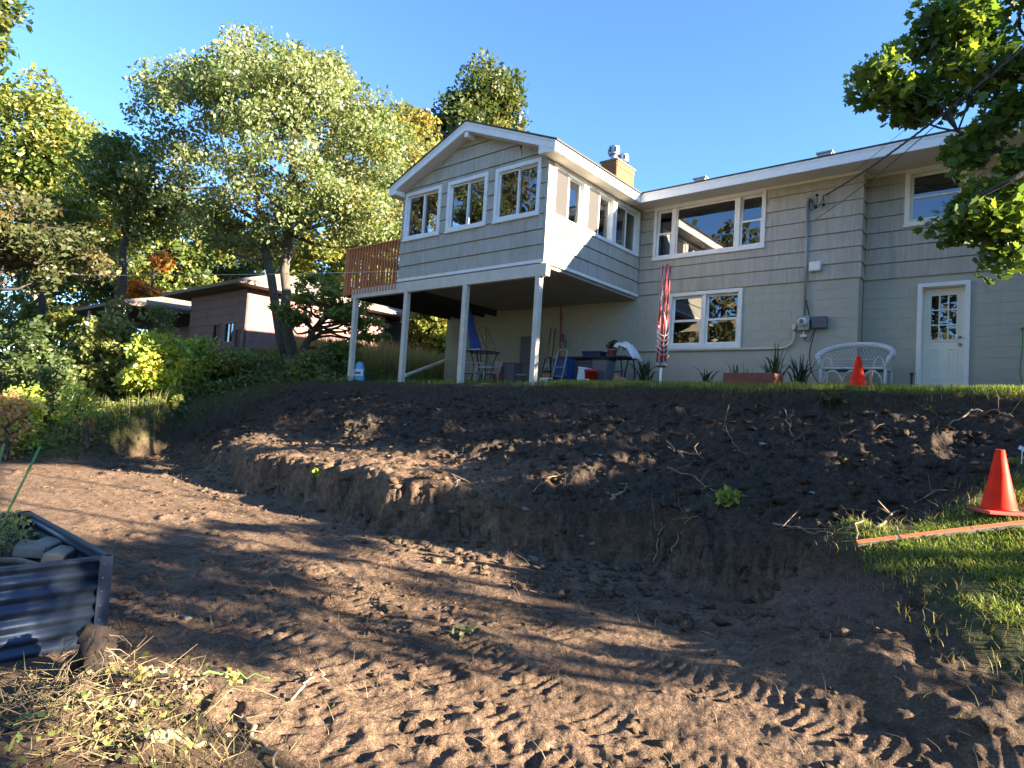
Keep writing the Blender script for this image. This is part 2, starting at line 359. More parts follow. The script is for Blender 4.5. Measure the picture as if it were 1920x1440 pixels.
def tracks(X, Y):
    out = np.zeros(X.shape); m = (Y > -15) & (Y < -7.2) & (X > -11) & (X < 10)
    x = X[m]; y = Y[m]; z = np.zeros(x.shape)
    for P, wd, per, dp in TRK:
        best = np.full(x.shape, 1e9); al = np.zeros(x.shape); si = np.zeros(x.shape); L = 0
        # smooth the path
        P = np.array(P, float); tt = np.linspace(0, len(P) - 1, 40); Q = np.stack([np.interp(tt, range(len(P)), P[:, 0]), np.interp(tt, range(len(P)), P[:, 1])], 1)
        for _ in range(6): Q[1:-1] = (Q[:-2] + 2 * Q[1:-1] + Q[2:]) / 4
        for i in range(len(Q) - 1):
            e = Q[i + 1] - Q[i]; l = np.hypot(*e); dx = x - Q[i][0]; dy = y - Q[i][1]
            t = np.clip((dx * e[0] + dy * e[1]) / (l * l), 0, 1); d = np.hypot(dx - t * e[0], dy - t * e[1])
            c = d < best; best[c] = d[c]; al[c] = L + t[c] * l; si[c] = np.sign(dx * e[1] - dy * e[0])[c]; L += l
        u = best / (wd / 2); inb = sst(1.12, .85, u)
        lug = np.sin((al + best * .25 + .045 * vn(x * 5, y * 5, 5) + .02 * vn(x * 15, y * 15, 6)) * 2 * math.pi / per)
        br = sst(-.15, .5, vn(x * 1.3, y * 1.3, 31) + .5 * vn(x * 5, y * 5, 37))
        z += inb * (-dp * .6 + dp * .75 * np.clip(lug * 1.6, -1, 1) * (.25 + 1.1 * _h(np.floor((al + .045 * vn(x * 5, y * 5, 5)) / per), np.floor(si + 3), 7))) * (.30 + .70 * br)
        z += .6 * dp * np.exp(-((u - 1.25) / .22) ** 2) * (.5 + vn(x * 12, y * 12, 9)) * 1.6
    out[m] = z; return out
def terrain(X, Y):
    X = np.asarray(X, float); Y = np.asarray(Y, float)
    nat = natural(X, Y)
    far = sst(60, 20, np.hypot(X - CAM[0], Y - CAM[1]))
    wob = .16 * fbm(X, Y, .9, 3, 3) + .05 * vn(X * 5, Y * 5, 4)
    yf = np.interp(X, FX, FY) + .30 * fbm(X, Y, .8, 3, 11) + .10 * vn(X * 4.5, Y * 4.5, 12)
    floor = -2.3 + .30 * sst(5.5, 7.8, X) * sst(-11.2, -9.4, Y) + .035 * fbm(X, Y, .7, 3, 21) + .012 * fbm(X, Y, 5, 3, 22)
    floor = floor + tracks(X, Y) + .11 * np.clip(fbm(X, Y, 6, 4, 23, .6) - .22, 0, 1) * sst(-.1, .35, vn(X * .9, Y * .9, 24)) + .008 * fbm(X, Y, 22, 3, 26, .6)
    zc = np.interp(X, [-10, -5, 0, 5, 6.5, 7.5], [-1.95, -1.80, -1.70, -1.80, -1.80, -1.85])
    lip = -4.45 + wob
    t = np.clip((Y - yf - .38) / np.maximum(lip - .25 - yf - .38, .3), 0, 1)
    led = sst(-6.5, -4.5, X) * sst(4.0, 1.8, X); tw = np.interp(t, [0, .36, .5, 1], [0, .13, .36, 1]); slope = zc + (-.46 - zc) * (t * (1 - led) + tw * led)
    rough = .19 * fbm(X, Y, 1.1, 4, 41) + .10 * fbm(X, Y, 4.2, 3, 47, .6) - .07 * np.abs(fbm(X, Y, 3.1, 3, 48, .6)) + .06 * fbm(X, Y, 12, 4, 51, .62)
    slope = slope + rough * (1 - .5 * led * sst(.5, .36, t)) * (.55 + .45 * sst(0, .10, t)) * (1 - .75 * sst(.9, 1.0, t))
    slope = slope + .10 * np.exp(-((Y - yf - .55) / .35) ** 2) * (.6 + vn(X * 1.4, Y * 1.4, 61))
    face = sst(-.02, .40, Y - yf + .34 * fbm(X, Y, 2.6, 5, 15, .62))
    ex = floor * (1 - face) + slope * face
    lipf = sst(-.22, -.04, Y - lip)
    ex = ex * (1 - lipf) + nat * lipf
    d = sdist(X, Y, EXC) + .12 * fbm(X, Y, 2.0, 3, 71)
    mk = sst(-.12 - .25 * sst(6.0, 6.8, X) * sst(-8.3, -8.9, Y), .14 + 1.0 * sst(5.6, 6.6, X) * sst(-8.2, -8.8, Y) + .35 * sst(6.4, 7.0, X) * sst(-8.6, -8.2, Y), d)
    z = nat * (1 - mk) + ex * mk + .30 * mk * (1 - mk) * (fbm(X, Y, 3.0, 4, 72, .6) + .25 * fbm(X, Y, 14, 2, 73))
    # uprooted heap at the lower left and small lumps
    hp = np.exp(-(((X - 4.75) / .75) ** 2 + ((Y + 13.0) / .55) ** 2))
    z = z + hp * (.16 + .16 * fbm(X, Y, 3, 4, 81)) * mk
    z = z + (1 - mk) * .05 * fbm(X, Y, 1.2, 3, 91)
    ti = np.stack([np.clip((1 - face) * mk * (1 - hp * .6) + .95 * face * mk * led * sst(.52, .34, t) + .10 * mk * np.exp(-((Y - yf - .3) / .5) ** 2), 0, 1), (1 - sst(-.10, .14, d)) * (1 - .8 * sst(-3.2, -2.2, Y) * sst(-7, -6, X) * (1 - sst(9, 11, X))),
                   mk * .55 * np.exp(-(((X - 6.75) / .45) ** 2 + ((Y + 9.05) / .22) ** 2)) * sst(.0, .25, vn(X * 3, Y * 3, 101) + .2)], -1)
    ti[..., 1] *= 1 - mk * lipf * 0
    return z * 1.0, mk, ti
def H(x, y): return float(terrain(np.array([x], float), np.array([y], float))[0][0])
def Hv(x, y): return terrain(np.asarray(x, float), np.asarray(y, float))[0]
def ground_at(px, py, tmax=40):
    d = ray(px, py); ts = np.concatenate([np.linspace(1.5, 12, 500), np.linspace(12.03, tmax, 500)])
    P = CAM + ts[:, None] * d; g = P[:, 2] - Hv(P[:, 0], P[:, 1]); i = np.argmax(g < 0)
    return P[i] if g[i] < 0 else None
def build_ground():
    fa = math.atan2(FW[1], FW[0]); half = math.radians(48)
    th = np.concatenate([np.linspace(-half, half, 660, endpoint=False), np.linspace(half, 2 * math.pi - half, 64, endpoint=False)]) + fa
    r = np.concatenate([[.02], np.linspace(.5, 1.7, 6), np.geomspace(1.8, 21, 450), np.geomspace(21.2, 60, 50), np.geomspace(66, 600, 14)])
    X = CAM[0] + r[:, None] * np.cos(th)[None]; Y = CAM[1] + r[:, None] * np.sin(th)[None]
    z, mk, ti = terrain(X, Y)
    V = np.stack([X, Y, z], -1).reshape(-1, 3); m, n = X.shape
    i = np.arange(m - 1)[:, None] * n; j = np.arange(n)[None]; j2 = (j + 1) % n
    F = np.stack([i + j, i + n + j, i + n + j2, i + j2], -1).reshape(-1, 4)
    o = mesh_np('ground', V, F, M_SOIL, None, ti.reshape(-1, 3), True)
    return tag(o, 'dug brown soil, bank and sloping ground', None, None, 'structure')
build_ground()
#@@HOUSE
# ------------------------------------------------------------------ the grey house
class Wall:
    def __init__(s, o, u, n): s.o = np.array(o, float); s.u = np.array(u, float); s.n = np.array(n, float)
    def p(s, a, z, d): return s.o + s.u * a + np.array([0, 0, z]) + s.n * d
    def box(s, mb, a0, a1, z0, z1, d0, d1):
        P = [s.p(a0, z0, d0), s.p(a1, z0, d0), s.p(a1, z0, d1), s.p(a0, z0, d1), s.p(a0, z1, d0), s.p(a1, z1, d0), s.p(a1, z1, d1), s.p(a0, z1, d1)]
        return mb.hexa(P)
    def frame(s, mb, a0, a1, z0, z1, wd, d0, d1, wb=None, wt=None):
        wb = wb or wd; wt = wt or wd
        s.box(mb, a0, a0 + wd, z0, z1, d0, d1); s.box(mb, a1 - wd, a1, z0, z1, d0, d1)
        s.box(mb, a0 + wd, a1 - wd, z0, z0 + wb, d0, d1); s.box(mb, a0 + wd, a1 - wd, z1 - wt, z1, d0, d1); return mb
def cells(a0, a1, z0, z1, joints, holes):
    """rectangles of a course between its joints, minus the openings"""
    cuts = sorted({a0, a1, *[j for j in joints if a0 + .02 < j < a1 - .02], *[c for h in holes for c in h[:2] if a0 < c < a1 and h[2] < z1 and h[3] > z0]})
    out = []
    for a, b in zip(cuts[:-1], cuts[1:]):
        if b - a < .004: continue
        zz = [(z0, z1)]
        for h in holes:
            if h[0] < (a + b) / 2 < h[1]:
                nz = []
                for p, q in zz:
                    if h[3] <= p or h[2] >= q: nz.append((p, q)); continue
                    if h[2] > p + .01: nz.append((p, h[2]))
                    if h[3] < q - .01: nz.append((h[3], q))
                zz = nz
        out += [(a, b, p, q) for p, q in zz]
    return out
def backing(W, a0, a1, z0, z1, holes, name, mat, parent, d0=-.14, d1=-.012, top=None):
    mb = MB(); zs = sorted({z0, z1, *[h[2] for h in holes if z0 < h[2] < z1], *[h[3] for h in holes if z0 < h[3] < z1]})
    for p, q in zip(zs[:-1], zs[1:]):
        for a, b, r, s_ in cells(a0, a1, p, q, [], holes): W.box(mb, a, b, r, s_, d0, d1)
    return mb.build(name, mat, parent)
house = empty('house', (0, 0, .05), 'grey-green shake-sided house with white-trimmed sunroom raised on posts', 'house')
FR = -3.946; XL = -4.578; XC = 5.0; YR = .383; XE = 12.0; XW = -6.85; ZT = 2.415; CRS = .323
W_main = Wall((0, 0, 0), (1, 0, 0), (0, -1, 0)); W_right = Wall((0, YR, 0), (1, 0, 0), (0, -1, 0))
W_ret = Wall((XC, 0, 0), (0, 1, 0), (1, 0, 0)); W_sf = Wall((0, FR, 0), (1, 0, 0), (0, -1, 0)); W_ss = Wall((0, 0, 0), (0, 1, 0), (1, 0, 0)); W_sl = Wall((XL, 0, 0), (0, -1, 0), (-1, 0, 0))
PIC = (.385, 3.103, 3.263, 4.575); LOW = (.874, 2.665, 1.041, 2.393); RW = (5.69, 6.716, 3.437, 4.575); DOOR = (5.953, 6.789, .14, 2.261)
FWS = [(-1.442, -.174, 3.388, 4.595), (-2.943, -1.670, 3.388, 4.595), (-4.459, -3.170, 3.388, 4.595)]
SSW = [(-3.79, -2.60, 3.372, 4.50), (-2.56, -1.37, 3.372, 4.50), (-1.33, -.14, 3.372, 4.50)]
def op(h, i=.055): return (h[0] + i, h[1] - i, h[2] + i, h[3] - i)
def hol(L): return [(h[0] + .012, h[1] - .012, h[2] + .012, h[3] - .012) for h in L]
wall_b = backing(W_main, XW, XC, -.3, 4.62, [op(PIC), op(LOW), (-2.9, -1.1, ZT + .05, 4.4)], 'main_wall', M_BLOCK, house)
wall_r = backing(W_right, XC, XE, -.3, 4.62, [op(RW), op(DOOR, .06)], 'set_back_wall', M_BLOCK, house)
backing(W_ret, 0, YR, -.3, 4.62, [], 'return_wall', M_BLOCK, house, -.14, -.012)
wall_f = backing(W_sf, XL, 0, ZT - .02, 4.62, [op(h) for h in FWS], 'sunroom_front_wall', M_SID, house)
wall_s = backing(W_ss, FR + .14, 0, ZT - .02, 4.62, [op(h) for h in SSW], 'sunroom_side_wall', M_SID, house)
wall_l = backing(W_sl, 0.0, -FR - .14, ZT - .02, 4.62, [(.6, 3.2, 3.4, 4.4)], 'sunroom_left_wall', M_SID, house)
mb = MB(); mb.prism([(XL, FR + .012, 4.6), (0, FR + .012, 4.6), (-2.2, FR + .012, 5.56)], (0, .12, 0)); mb.build('gable_panel', M_SID, house)
def siding_rows(W, a0, a1, z0, nrow, holes, parent, ztop, clip=None, pan=1.22, seed=0, pscale=1.0):
    r = random.Random(seed)
    for i in range(nrow):
        zb = z0 + i * CRS; zt = min(zb + CRS, ztop)
        if zt - zb < .03: continue
        off = r.uniform(0, pan); J = [a0 + off + k * pan for k in range(-1, int((a1 - a0) / pan) + 2)]
        lo, hi = a0, a1
        if clip: lo, hi = clip(zb)
        if hi - lo < .05: continue
        for a, b, p, q in cells(lo, hi, zb, zt, J, holes):
            f = lambda z: .024 - .019 * (z - zb) / CRS + r.uniform(-.0012, .0012)
            tb, tt = f(p), f(q); g = .0012
            A0, A1, B0, B1 = a + g, b - g, a + g, b - g
            if clip:
                l2, h2 = clip(q); B0 = max(B0, l2); B1 = min(B1, h2)
                if B1 <= B0: B0 = B1 = (max(B0, l2) + min(B1, h2)) / 2; B0 -= .003; B1 += .003
            m = MB()
            tp = q >= zt - .001 and zt < ztop - .02; q = q - .015 if tp else q; tb += .006
            m.hexa([W.p(A0, p, -.011), W.p(A1, p, -.011), W.p(A1, p, tb), W.p(A0, p, tb), W.p(B0, q, -.011), W.p(B1, q, -.011), W.p(B1, q, tt), W.p(B0, q, tt)])
            m.build('siding_panel', M_SID, parent)
siding_rows(W_main, .03, XC + .022, ZT, 7, hol([PIC]), wall_b, 4.56, seed=1)
siding_rows(W_right, XC + .025, 10.2, ZT, 7, hol([RW]), wall_r, 4.56, seed=2)
siding_rows(W_ret, .0, YR - .026, ZT, 7, [], wall_r, 4.56, seed=3)
siding_rows(W_right, 10.2, XE, ZT, 7, [], wall_r, 4.56, seed=9, pan=5)
def rakeclip(z):
    if z <= 4.60: return XL, -.02
    return max(XL, -2.2 - (5.575 - z) / .4047), min(-.02, -2.2 + (5.575 - z) / .404)
siding_rows(W_sf, XL, -.02, ZT + .02, 11, hol(FWS), wall_f, 5.55, rakeclip, seed=4)
siding_rows(W_ss, FR - .01, -.03, ZT + .02, 7, hol(SSW), wall_s, 4.50, seed=5)
# painted concrete blocks of the lower walls: the largest in view one by one, the rest joined
BH, BL = .2033, .4066; blocks = []
def block_rows(W, a0, a1, holes, par, key):
    k = 0; z = -.02
    while z < ZT - .03:
        zt = min(z + BH, ZT - .004); off = (k % 2) * BL / 2
        J = [a0 - BL + off + BL * i for i in range(int((a1 - a0) / BL) + 3)]
        for c in cells(a0, a1, z, zt, J, holes): blocks.append((W, par, c))
        z += BH; k += 1
block_rows(W_main, XW, XC, hol([LOW]), wall_b, 0); block_rows(W_right, XC, 9.5, hol([DOOR]), wall_r, 1); block_rows(W_ret, .0, YR, [], wall_r, 2)
def bdist(b): return np.linalg.norm(b[0].p((b[2][0] + b[2][1]) / 2, b[2][2], 0) - CAM)
def bvis(b): return b[2][3] > .12 and b[2][0] < 8.2
blocks.sort(key=lambda b: (not bvis(b), bdist(b)))
share = {}; rest = {}
for i, (W, par, (a, b, p, q)) in enumerate(blocks):
    g = .003
    if i < 300 and bvis((W, par, (a, b, p, q))):
        key = (id(W), round(b - a, 3), round(q - p, 3))
        if key not in share:
            P = [W.u * s_ + np.array([0, 0, z_]) + W.n * d_ for z_ in (g, q - p - g) for (s_, d_) in ((g, -.011), (b - a - g, -.011), (b - a - g, -.005), (g, -.005))]
            me = bpy.data.meshes.new('block'); m_ = MB().hexa(P); me.from_pydata(np.vstack(m_.v).tolist(), [], m_.f); me.materials.append(M_BLOCK); share[key] = me
        o = bpy.data.objects.new('block', share[key]); COL.objects.link(o); o.parent = par; o.location = W.p(a, p, random.uniform(-.0012, .0012)) - ORG[par.name]
    else:
        rest.setdefault(par.name, (par, MB()))[1]; W.box(rest[par.name][1], a + g, b - g, p + g, q - g, -.011, -.005)
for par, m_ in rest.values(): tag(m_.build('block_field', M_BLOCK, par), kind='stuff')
# windows -------------------------------------------------
def lite(W, win, a0, a1, z0, z1, d, sash=.042, screen=False, mat=M_WHITE, nm='sash'):
    m = MB(); W.frame(m, a0, a1, z0, z1, sash, d - .018, d + .018); m.build(nm, mat, win)
    g = MB(); g.add([W.p(a0 + sash, z0 + sash, d), W.p(a1 - sash, z0 + sash, d), W.p(a1 - sash, z1 - sash, d), W.p(a0 + sash, z1 - sash, d)], [(0, 1, 2, 3)])
    g.build('pane', M_GLASS, win)
    if screen:
        s_ = MB(); W.box(s_, a0 + sash + .002, a1 - sash - .002, z0 + sash + .002, z1 - sash - .002, d + .006, d + .009); s_.build('insect_screen', M_SCREEN, win)
def casing(W, h, cw=.075, mat=M_WHITE, sill=True):
    m = MB(); W.frame(m, h[0], h[1], h[2], h[3], cw, -.02, .046, wb=cw * 1.05)
    if sill: W.box(m, h[0] - .012, h[1] + .012, h[2] - .018, h[2] + .03, .0, .062)
    o = m.build('window', mat, house)
    j = MB(); W.frame(j, h[0] + cw - .03, h[1] - cw + .03, h[2] + cw - .03, h[3] - cw + .03, .035, -.12, -.021); j.build('jamb', mat, o)
    return o, (h[0] + cw + .004, h[1] - cw - .004, h[2] + cw + .008, h[3] - cw - .004)
for i, h in enumerate(FWS):
    o, (a, b, p, q) = casing(W_sf, h, .085); mid = (a + b) / 2
    lite(W_sf, o, a, mid + .02, p, q, -.03, .038); lite(W_sf, o, mid - .02, b, p, q, -.07, .038)
for i, h in enumerate(SSW):
    o, (a, b, p, q) = casing(W_ss, h, .07, sill=False); mid = (a + b) / 2
    lite(W_ss, o, a, mid + .02, p, q, -.03, .036, screen=(i < 2)); lite(W_ss, o, mid - .02, b, p, q, -.07, .036)
o, (a, b, p, q) = casing(W_main, PIC, .07)
for s0, s1 in ((a, a + .40), (b - .50, b)):
    zm = (p + q) / 2; lite(W_main, o, s0, s1, zm - .02, q, -.07, .045); lite(W_main, o, s0, s1, p, zm + .02, -.035, .045)
mm = MB(); W_main.box(mm, a + .405, a + .50, p, q, -.08, .02); W_main.box(mm, b - .60, b - .505, p, q, -.08, .02); mm.build('mullion', M_WHITE, o)
lite(W_main, o, a + .505, b - .605, p, q, -.03, .035)
o, (a, b, p, q) = casing(W_main, LOW, .085)
for s0, s1 in ((a, (a + b) / 2 - .045), ((a + b) / 2 + .045, b)):
    zm = (p + q) / 2; lite(W_main, o, s0, s1, zm - .02, q, -.07, .05); lite(W_main, o, s0, s1, p, zm + .02, -.035, .05)
mm = MB(); W_main.box(mm, (a + b) / 2 - .043, (a + b) / 2 + .043, p, q, -.10, .03); mm.build('mullion', M_WHITE, o)
o, (a, b, p, q) = casing(W_right, RW, .09, M_CREAM); zm = (p + q) / 2
lite(W_right, o, a, b, zm - .02, q, -.07, .045, mat=M_CREAM); lite(W_right, o, a, b, p, zm + .02, -.035, .045, mat=M_CREAM)
for k in range(17):
    m = MB(); z = p + .05 + k * (q - p - .1) / 16.5; W_right.box(m, a + .03, b - .03, z, z + .022, -.150, -.135); m.build('blind_slat', M_BLIND, o)
# door ----------------------------------------------------
a, b, p, q = DOOR; m = MB(); cw = .075
W_right.box(m, a, a + cw, p, q, -.02, .045); W_right.box(m, b - cw, b, p, q, -.02, .045); W_right.box(m, a + cw, b - cw, q - cw, q, -.02, .045)
W_right.box(m, a + cw - .02, a + cw + .012, p, q - cw, -.2, -.021); W_right.box(m, b - cw - .012, b - cw + .02, p, q - cw, -.2, -.021); W_right.box(m, a + cw, b - cw, q - cw - .012, q - cw + .02, -.2, -.021)
door = m.build('door', M_WHITE, house)
a += cw + .016; b -= cw + .016; q -= cw + .02; dd = -.115
g0, g1, gz0, gz1 = a + .115, b - .115, p + 1.02, q - .13
m = MB(); W_right.box(m, a, g0, p, q, dd - .04, dd); W_right.box(m, g1, b, p, q, dd - .04, dd); W_right.box(m, g0, g1, p, gz0, dd - .04, dd); W_right.box(m, g0, g1, gz1, q, dd - .04, dd)
W_right.frame(m, g0 - .02, g1 + .02, gz0 - .02, gz1 + .02, .03, dd, dd + .016)
leafd = m.build('door_leaf', M_DOOR, door)
for s_ in (0, 1):
    c0 = a + .10 + s_ * ((b - a) / 2 - .03); m = MB(); W_right.frame(m, c0, c0 + (b - a) / 2 - .17, p + .26, p + .86, .022, dd, dd + .012); W_right.box(m, c0 + .06, c0 + (b - a) / 2 - .23, p + .32, p + .80, dd, dd + .009); m.build('door_panel', M_DOOR, door)
gw = (g1 - g0) / 3; gh = (gz1 - gz0) / 3
m = MB()
for k in (1, 2): W_right.box(m, g0 + gw * k - .011, g0 + gw * k + .011, gz0, gz1, dd - .012, dd + .010); W_right.box(m, g0, g1, gz0 + gh * k - .011, gz0 + gh * k + .011, dd - .013, dd + .009)
m.build('glazing_bar', M_DOOR, door)
for i in range(3):
    for j in range(3):
        m = MB(); m.add([W_right.p(g0 + gw * (i + u_), gz0 + gh * (j + v_), dd - .02) for u_, v_ in ((0, 0), (1, 0), (1, 1), (0, 1))], [(0, 1, 2, 3)]); m.build('pane', M_GLASS, door)
for z_, r_ in ((p + .93, .028), (p + 1.07, .024)):
    m = MB(); m.lathe([(.0, .0), (r_ * 1.1, .0), (r_ * 1.1, .012), (r_ * .5, .02), (r_ * .6, .04), (r_, .052), (r_ * .8, .07), (0, .072)], 12, W_right.p(b - .065, z_, dd), Matrix.Rotation(math.pi / 2, 4, 'X')); m.build('door_knob', M_METAL, door, True)
# interior, floors, ceilings
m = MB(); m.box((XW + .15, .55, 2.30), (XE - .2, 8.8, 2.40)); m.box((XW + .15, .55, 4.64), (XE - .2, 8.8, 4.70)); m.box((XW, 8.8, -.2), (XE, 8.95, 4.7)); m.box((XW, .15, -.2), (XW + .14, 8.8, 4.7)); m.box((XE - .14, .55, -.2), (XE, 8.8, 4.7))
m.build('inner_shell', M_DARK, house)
m = MB(); m.box((XL + .15, FR + .15, ZT - .01), (-.15, -.15, ZT + .03)); m.build('sunroom_floor', M_ROOMW, house)
m = MB(); m.box((XL + .15, FR + .15, 4.63), (-.15, -.02, 4.66)); m.build('sunroom_ceiling', M_ROOMW, house)
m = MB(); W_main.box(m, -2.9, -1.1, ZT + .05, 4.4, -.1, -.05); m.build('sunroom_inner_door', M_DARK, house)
for s_ in (-3.15, -1.96, -.70):
    m = MB(); n_ = 12; P = [(0 - .24 + .022 * math.sin(i * 2.4), s_ + i * .028) for i in range(n_)]
    V = [(x_, y_, z_) for z_ in (3.2, 4.55) for x_, y_ in P]; m.add(V, [(i, i + 1, n_ + i + 1, n_ + i) for i in range(n_ - 1)]); m.build('curtain', M_CURT, house)
# trim, roof ----------------------------------------------
m = MB(); W_sf.box(m, XL - .03, .035, ZT - .045, ZT + .022, -.05, .034); m.build('base_trim', M_WHITE, house)
m = MB(); W_ss.box(m, FR - .0335, -.03, ZT - .044, ZT + .021, -.05, .036); m.build('base_trim', M_WHITE, house)
m = MB(); W_ss.box(m, FR - .03, FR + .03, ZT + .022, 4.5, -.0, .030); W_ss.box(m, FR - .03, FR + .0, ZT + .022, 4.5, -.03, -.0005); m.build('corner_board', M_SID, house)
XEv, YRk, YE = .37, -4.26, -.75; ZF0, ZF1 = 4.52, 4.715; PK = (-2.2, 5.755); XLv = -4.77
m = MB()                                      # frieze boards
W_main.box(m, .0, XC + .03, 4.545, 4.60, 0, .03); W_right.box(m, XC + .03, XE, 4.545, 4.60, 0, .03); W_ret.box(m, 0.03, YR - .03, 4.545, 4.60, 0.0, .032); m.build('frieze_board', M_CREAM, house)
m = MB(); m.box((XEv - .02, YE + .015, 4.60), (XE + .3, YR - .001, 4.615)); m.box((XE + .0, YR, 4.60), (XE + .3, 9.3, 4.615)); m.box((-.0, YE + .021, 4.60), (XEv - .021, -.001, 4.615)); m.build('soffit', M_SOFF, house)
m = MB(); m.box((-.012, YRk + .02, 4.515), (XEv - .012, YE + .02, 4.53)); m.build('soffit', M_SOFF, house)
m = MB(); m.box((XLv + .012, YRk + .02, 4.515), (XL + .03, .0, 4.53)); m.build('soffit', M_SOFF, house)
m = MB(); m.box((XEv + .018, YE - .012, 4.60 - .085), (XE + .35, YE + .012, ZF1)); m.box((XEv + .018, YE - .022, ZF1 - .04), (XE + .35, YE - .0125, ZF1 + .01)); m.build('fascia_board', M_WHITE, house)
m = MB(); m.box((XEv - .012, YRk - .012, ZF0 - .01), (XEv + .0125, YE - .0125, ZF1)); m.box((XEv + .013, YRk - .02, ZF1 - .04), (XEv + .0225, YE - .0225, ZF1 + .01)); m.build('fascia_board', M_WHITE, house)
m = MB(); m.box((XLv - .012, YRk - .01, ZF0 - .01), (XLv + .0125, .0, ZF1)); m.build('fascia_board', M_WHITE, house)
sl_ = (PK[1] - ZF1) / (XEv - PK[0]); 
for sgn, xe in ((1, XEv), (-1, XLv)):
    s2 = (PK[1] - ZF1) / abs(xe - PK[0])
    m = MB(); m.prism([(PK[0], YRk, PK[1]), (xe, YRk, ZF1), (xe, YRk, ZF1 - .17), (PK[0], YRk, PK[1] - .19)], (0, .03, 0)); m.build('rake_board', M_WHITE, house)
    m = MB(); m.prism([(PK[0], YRk - .0125, PK[1] + .012), (xe + sgn * .03, YRk - .0125, ZF1 + .0), (xe + sgn * .03, YRk - .0125, ZF1 - .05), (PK[0], YRk - .0125, PK[1] - .045)], (0, .012, 0)); m.build('rake_moulding', M_WHITE, house)
    xi = 0 if sgn > 0 else XL
    m = MB(); m.prism([(xi - sgn * .05, YRk + .001, 4.50 + .03), (xe - sgn * .013, YRk + .001, ZF0 - .008), (xe - sgn * .013, YRk + .001, ZF1 - .172), (xi - sgn * .05, YRk + .001, ZF1 + (abs(xe - xi) + .05) * s2 - .175)], (0, .30, 0)); m.build('eave_return', M_WHITE, house)
    m = MB(); m.prism([(PK[0], YRk + .03, PK[1] - .20), (xe, YRk + .03, ZF1 - .16), (xe, YRk + .03, ZF1 - .145), (PK[0], YRk + .03, PK[1] - .185)], (0, -YRk - 3.97 + .03, 0)); m.build('rake_soffit', M_SOFF, house)
    m = MB(); m.prism([(PK[0], YRk - .03, PK[1] + .012), (xe + sgn * .06, YRk - .03, ZF1 - .012), (xe + sgn * .06, YRk - .03, ZF1 + .022), (PK[0], YRk - .03, PK[1] + .05)], (0, 6.6, 0)); m.build('roof', M_SHING, house)
m = MB(); m.box((PK[0] - .055, YRk + .031, PK[1] - .33), (PK[0] + .055, FR + .0, PK[1] - .205)); m.build('ridge_beam', M_WHITE, house)
m = MB(); RY, RZ = 4.4, ZF1 + (4.4 - YE) * .31
m.prism([(XEv + .024, YE - .04, ZF1 + .012), (XEv + .024, RY, RZ), (XEv + .024, RY, RZ + .03), (XEv + .024, YE - .04, ZF1 + .04)], (XE + .4 - XEv, 0, 0))
m.add([(XW - .4, .6, ZF1 + .40), (XW + 4.2, RY, RZ), (XEv + .022, RY, RZ), (XEv + .022, .6, ZF1 + .43), (XW - .4, -.4, ZF1 + .0), (XW - .4, 9.6, ZF1), (XE + .4, 9.6, ZF1 + .0), (XE + .4, RY, RZ + .001)], [(4, 0, 1, 5)[::1] if 0 else (4, 1, 5), (1, 7, 6, 5), (4, 3, 2, 1)]); roof = m.build('roof', M_SHING, house)
for (px, py, nm) in ((1315, 336, 0), (1548, 293, 0)):
    c = onY(px, py, .05); m = MB(); zr = ZF1 + (.05 - YE) * .31; m.box((c[0] - .13, -.05, zr - .02), (c[0] + .13, .2, zr + .16)); m.box((c[0] - .16, -.08, zr + .155), (c[0] + .16, .23, zr + .185)); m.build('roof_vent', M_GREYM, roof)
# chimney
CX0, CX1, CY0, CY1, CZ1 = -2.27, -1.74, 1.5, 2.5, 6.86
m = MB(); m.box((CX0 + .012, CY0 + .012, 4.9), (CX1 - .012, CY1 - .012, CZ1 - .01)); chim = m.build('chimney', M_MORT, house)
bl, bh = .19, .058
def brick_mesh(l, w_, h_):
    me = bpy.data.meshes.new('brick'); q_ = MB(); q_.box((0, 0, 0), (l, w_, h_), None, .004); me.from_pydata(np.vstack(q_.v).tolist(), [], q_.f); me.materials.append(M_BRICK); return me
bcache = {}
k = 0; z = 5.35
while z < CZ1 - .02:
    out_ = .012 if z > CZ1 - .20 else 0
    for (c0, c1, ax) in ((CX0, CX1, 0), (CY0, CY1, 1)):
        a_ = c0 - (k % 2) * bl / 2
        while a_ < c1 - .01:
            s0 = max(a_, c0); s1 = min(a_ + bl - .009, c1)
            if s1 - s0 > .02:
                l = round(s1 - s0, 3); key = (l, ax)
                if key not in bcache: bcache[key] = brick_mesh(l, .03, bh - .009) if ax == 0 else brick_mesh(.03, l, bh - .009)
                o = bpy.data.objects.new('brick', bcache[key]); COL.objects.link(o); o.parent = chim
                o.location = np.array((s0, CY0 - .012 - out_ + random.uniform(-.002, .002), z) if ax == 0 else (CX1 - .018 + out_, s0, z)) - ORG[chim.name]
            a_ += bl
    z += bh; k += 1
m = MB(); m.box((CX0 - .05, CY0 - .05, CZ1 - .005), (CX1 + .05, CY1 + .05, CZ1 + .05), None, .01); m.build('chimney_cap', M_MORT, chim)
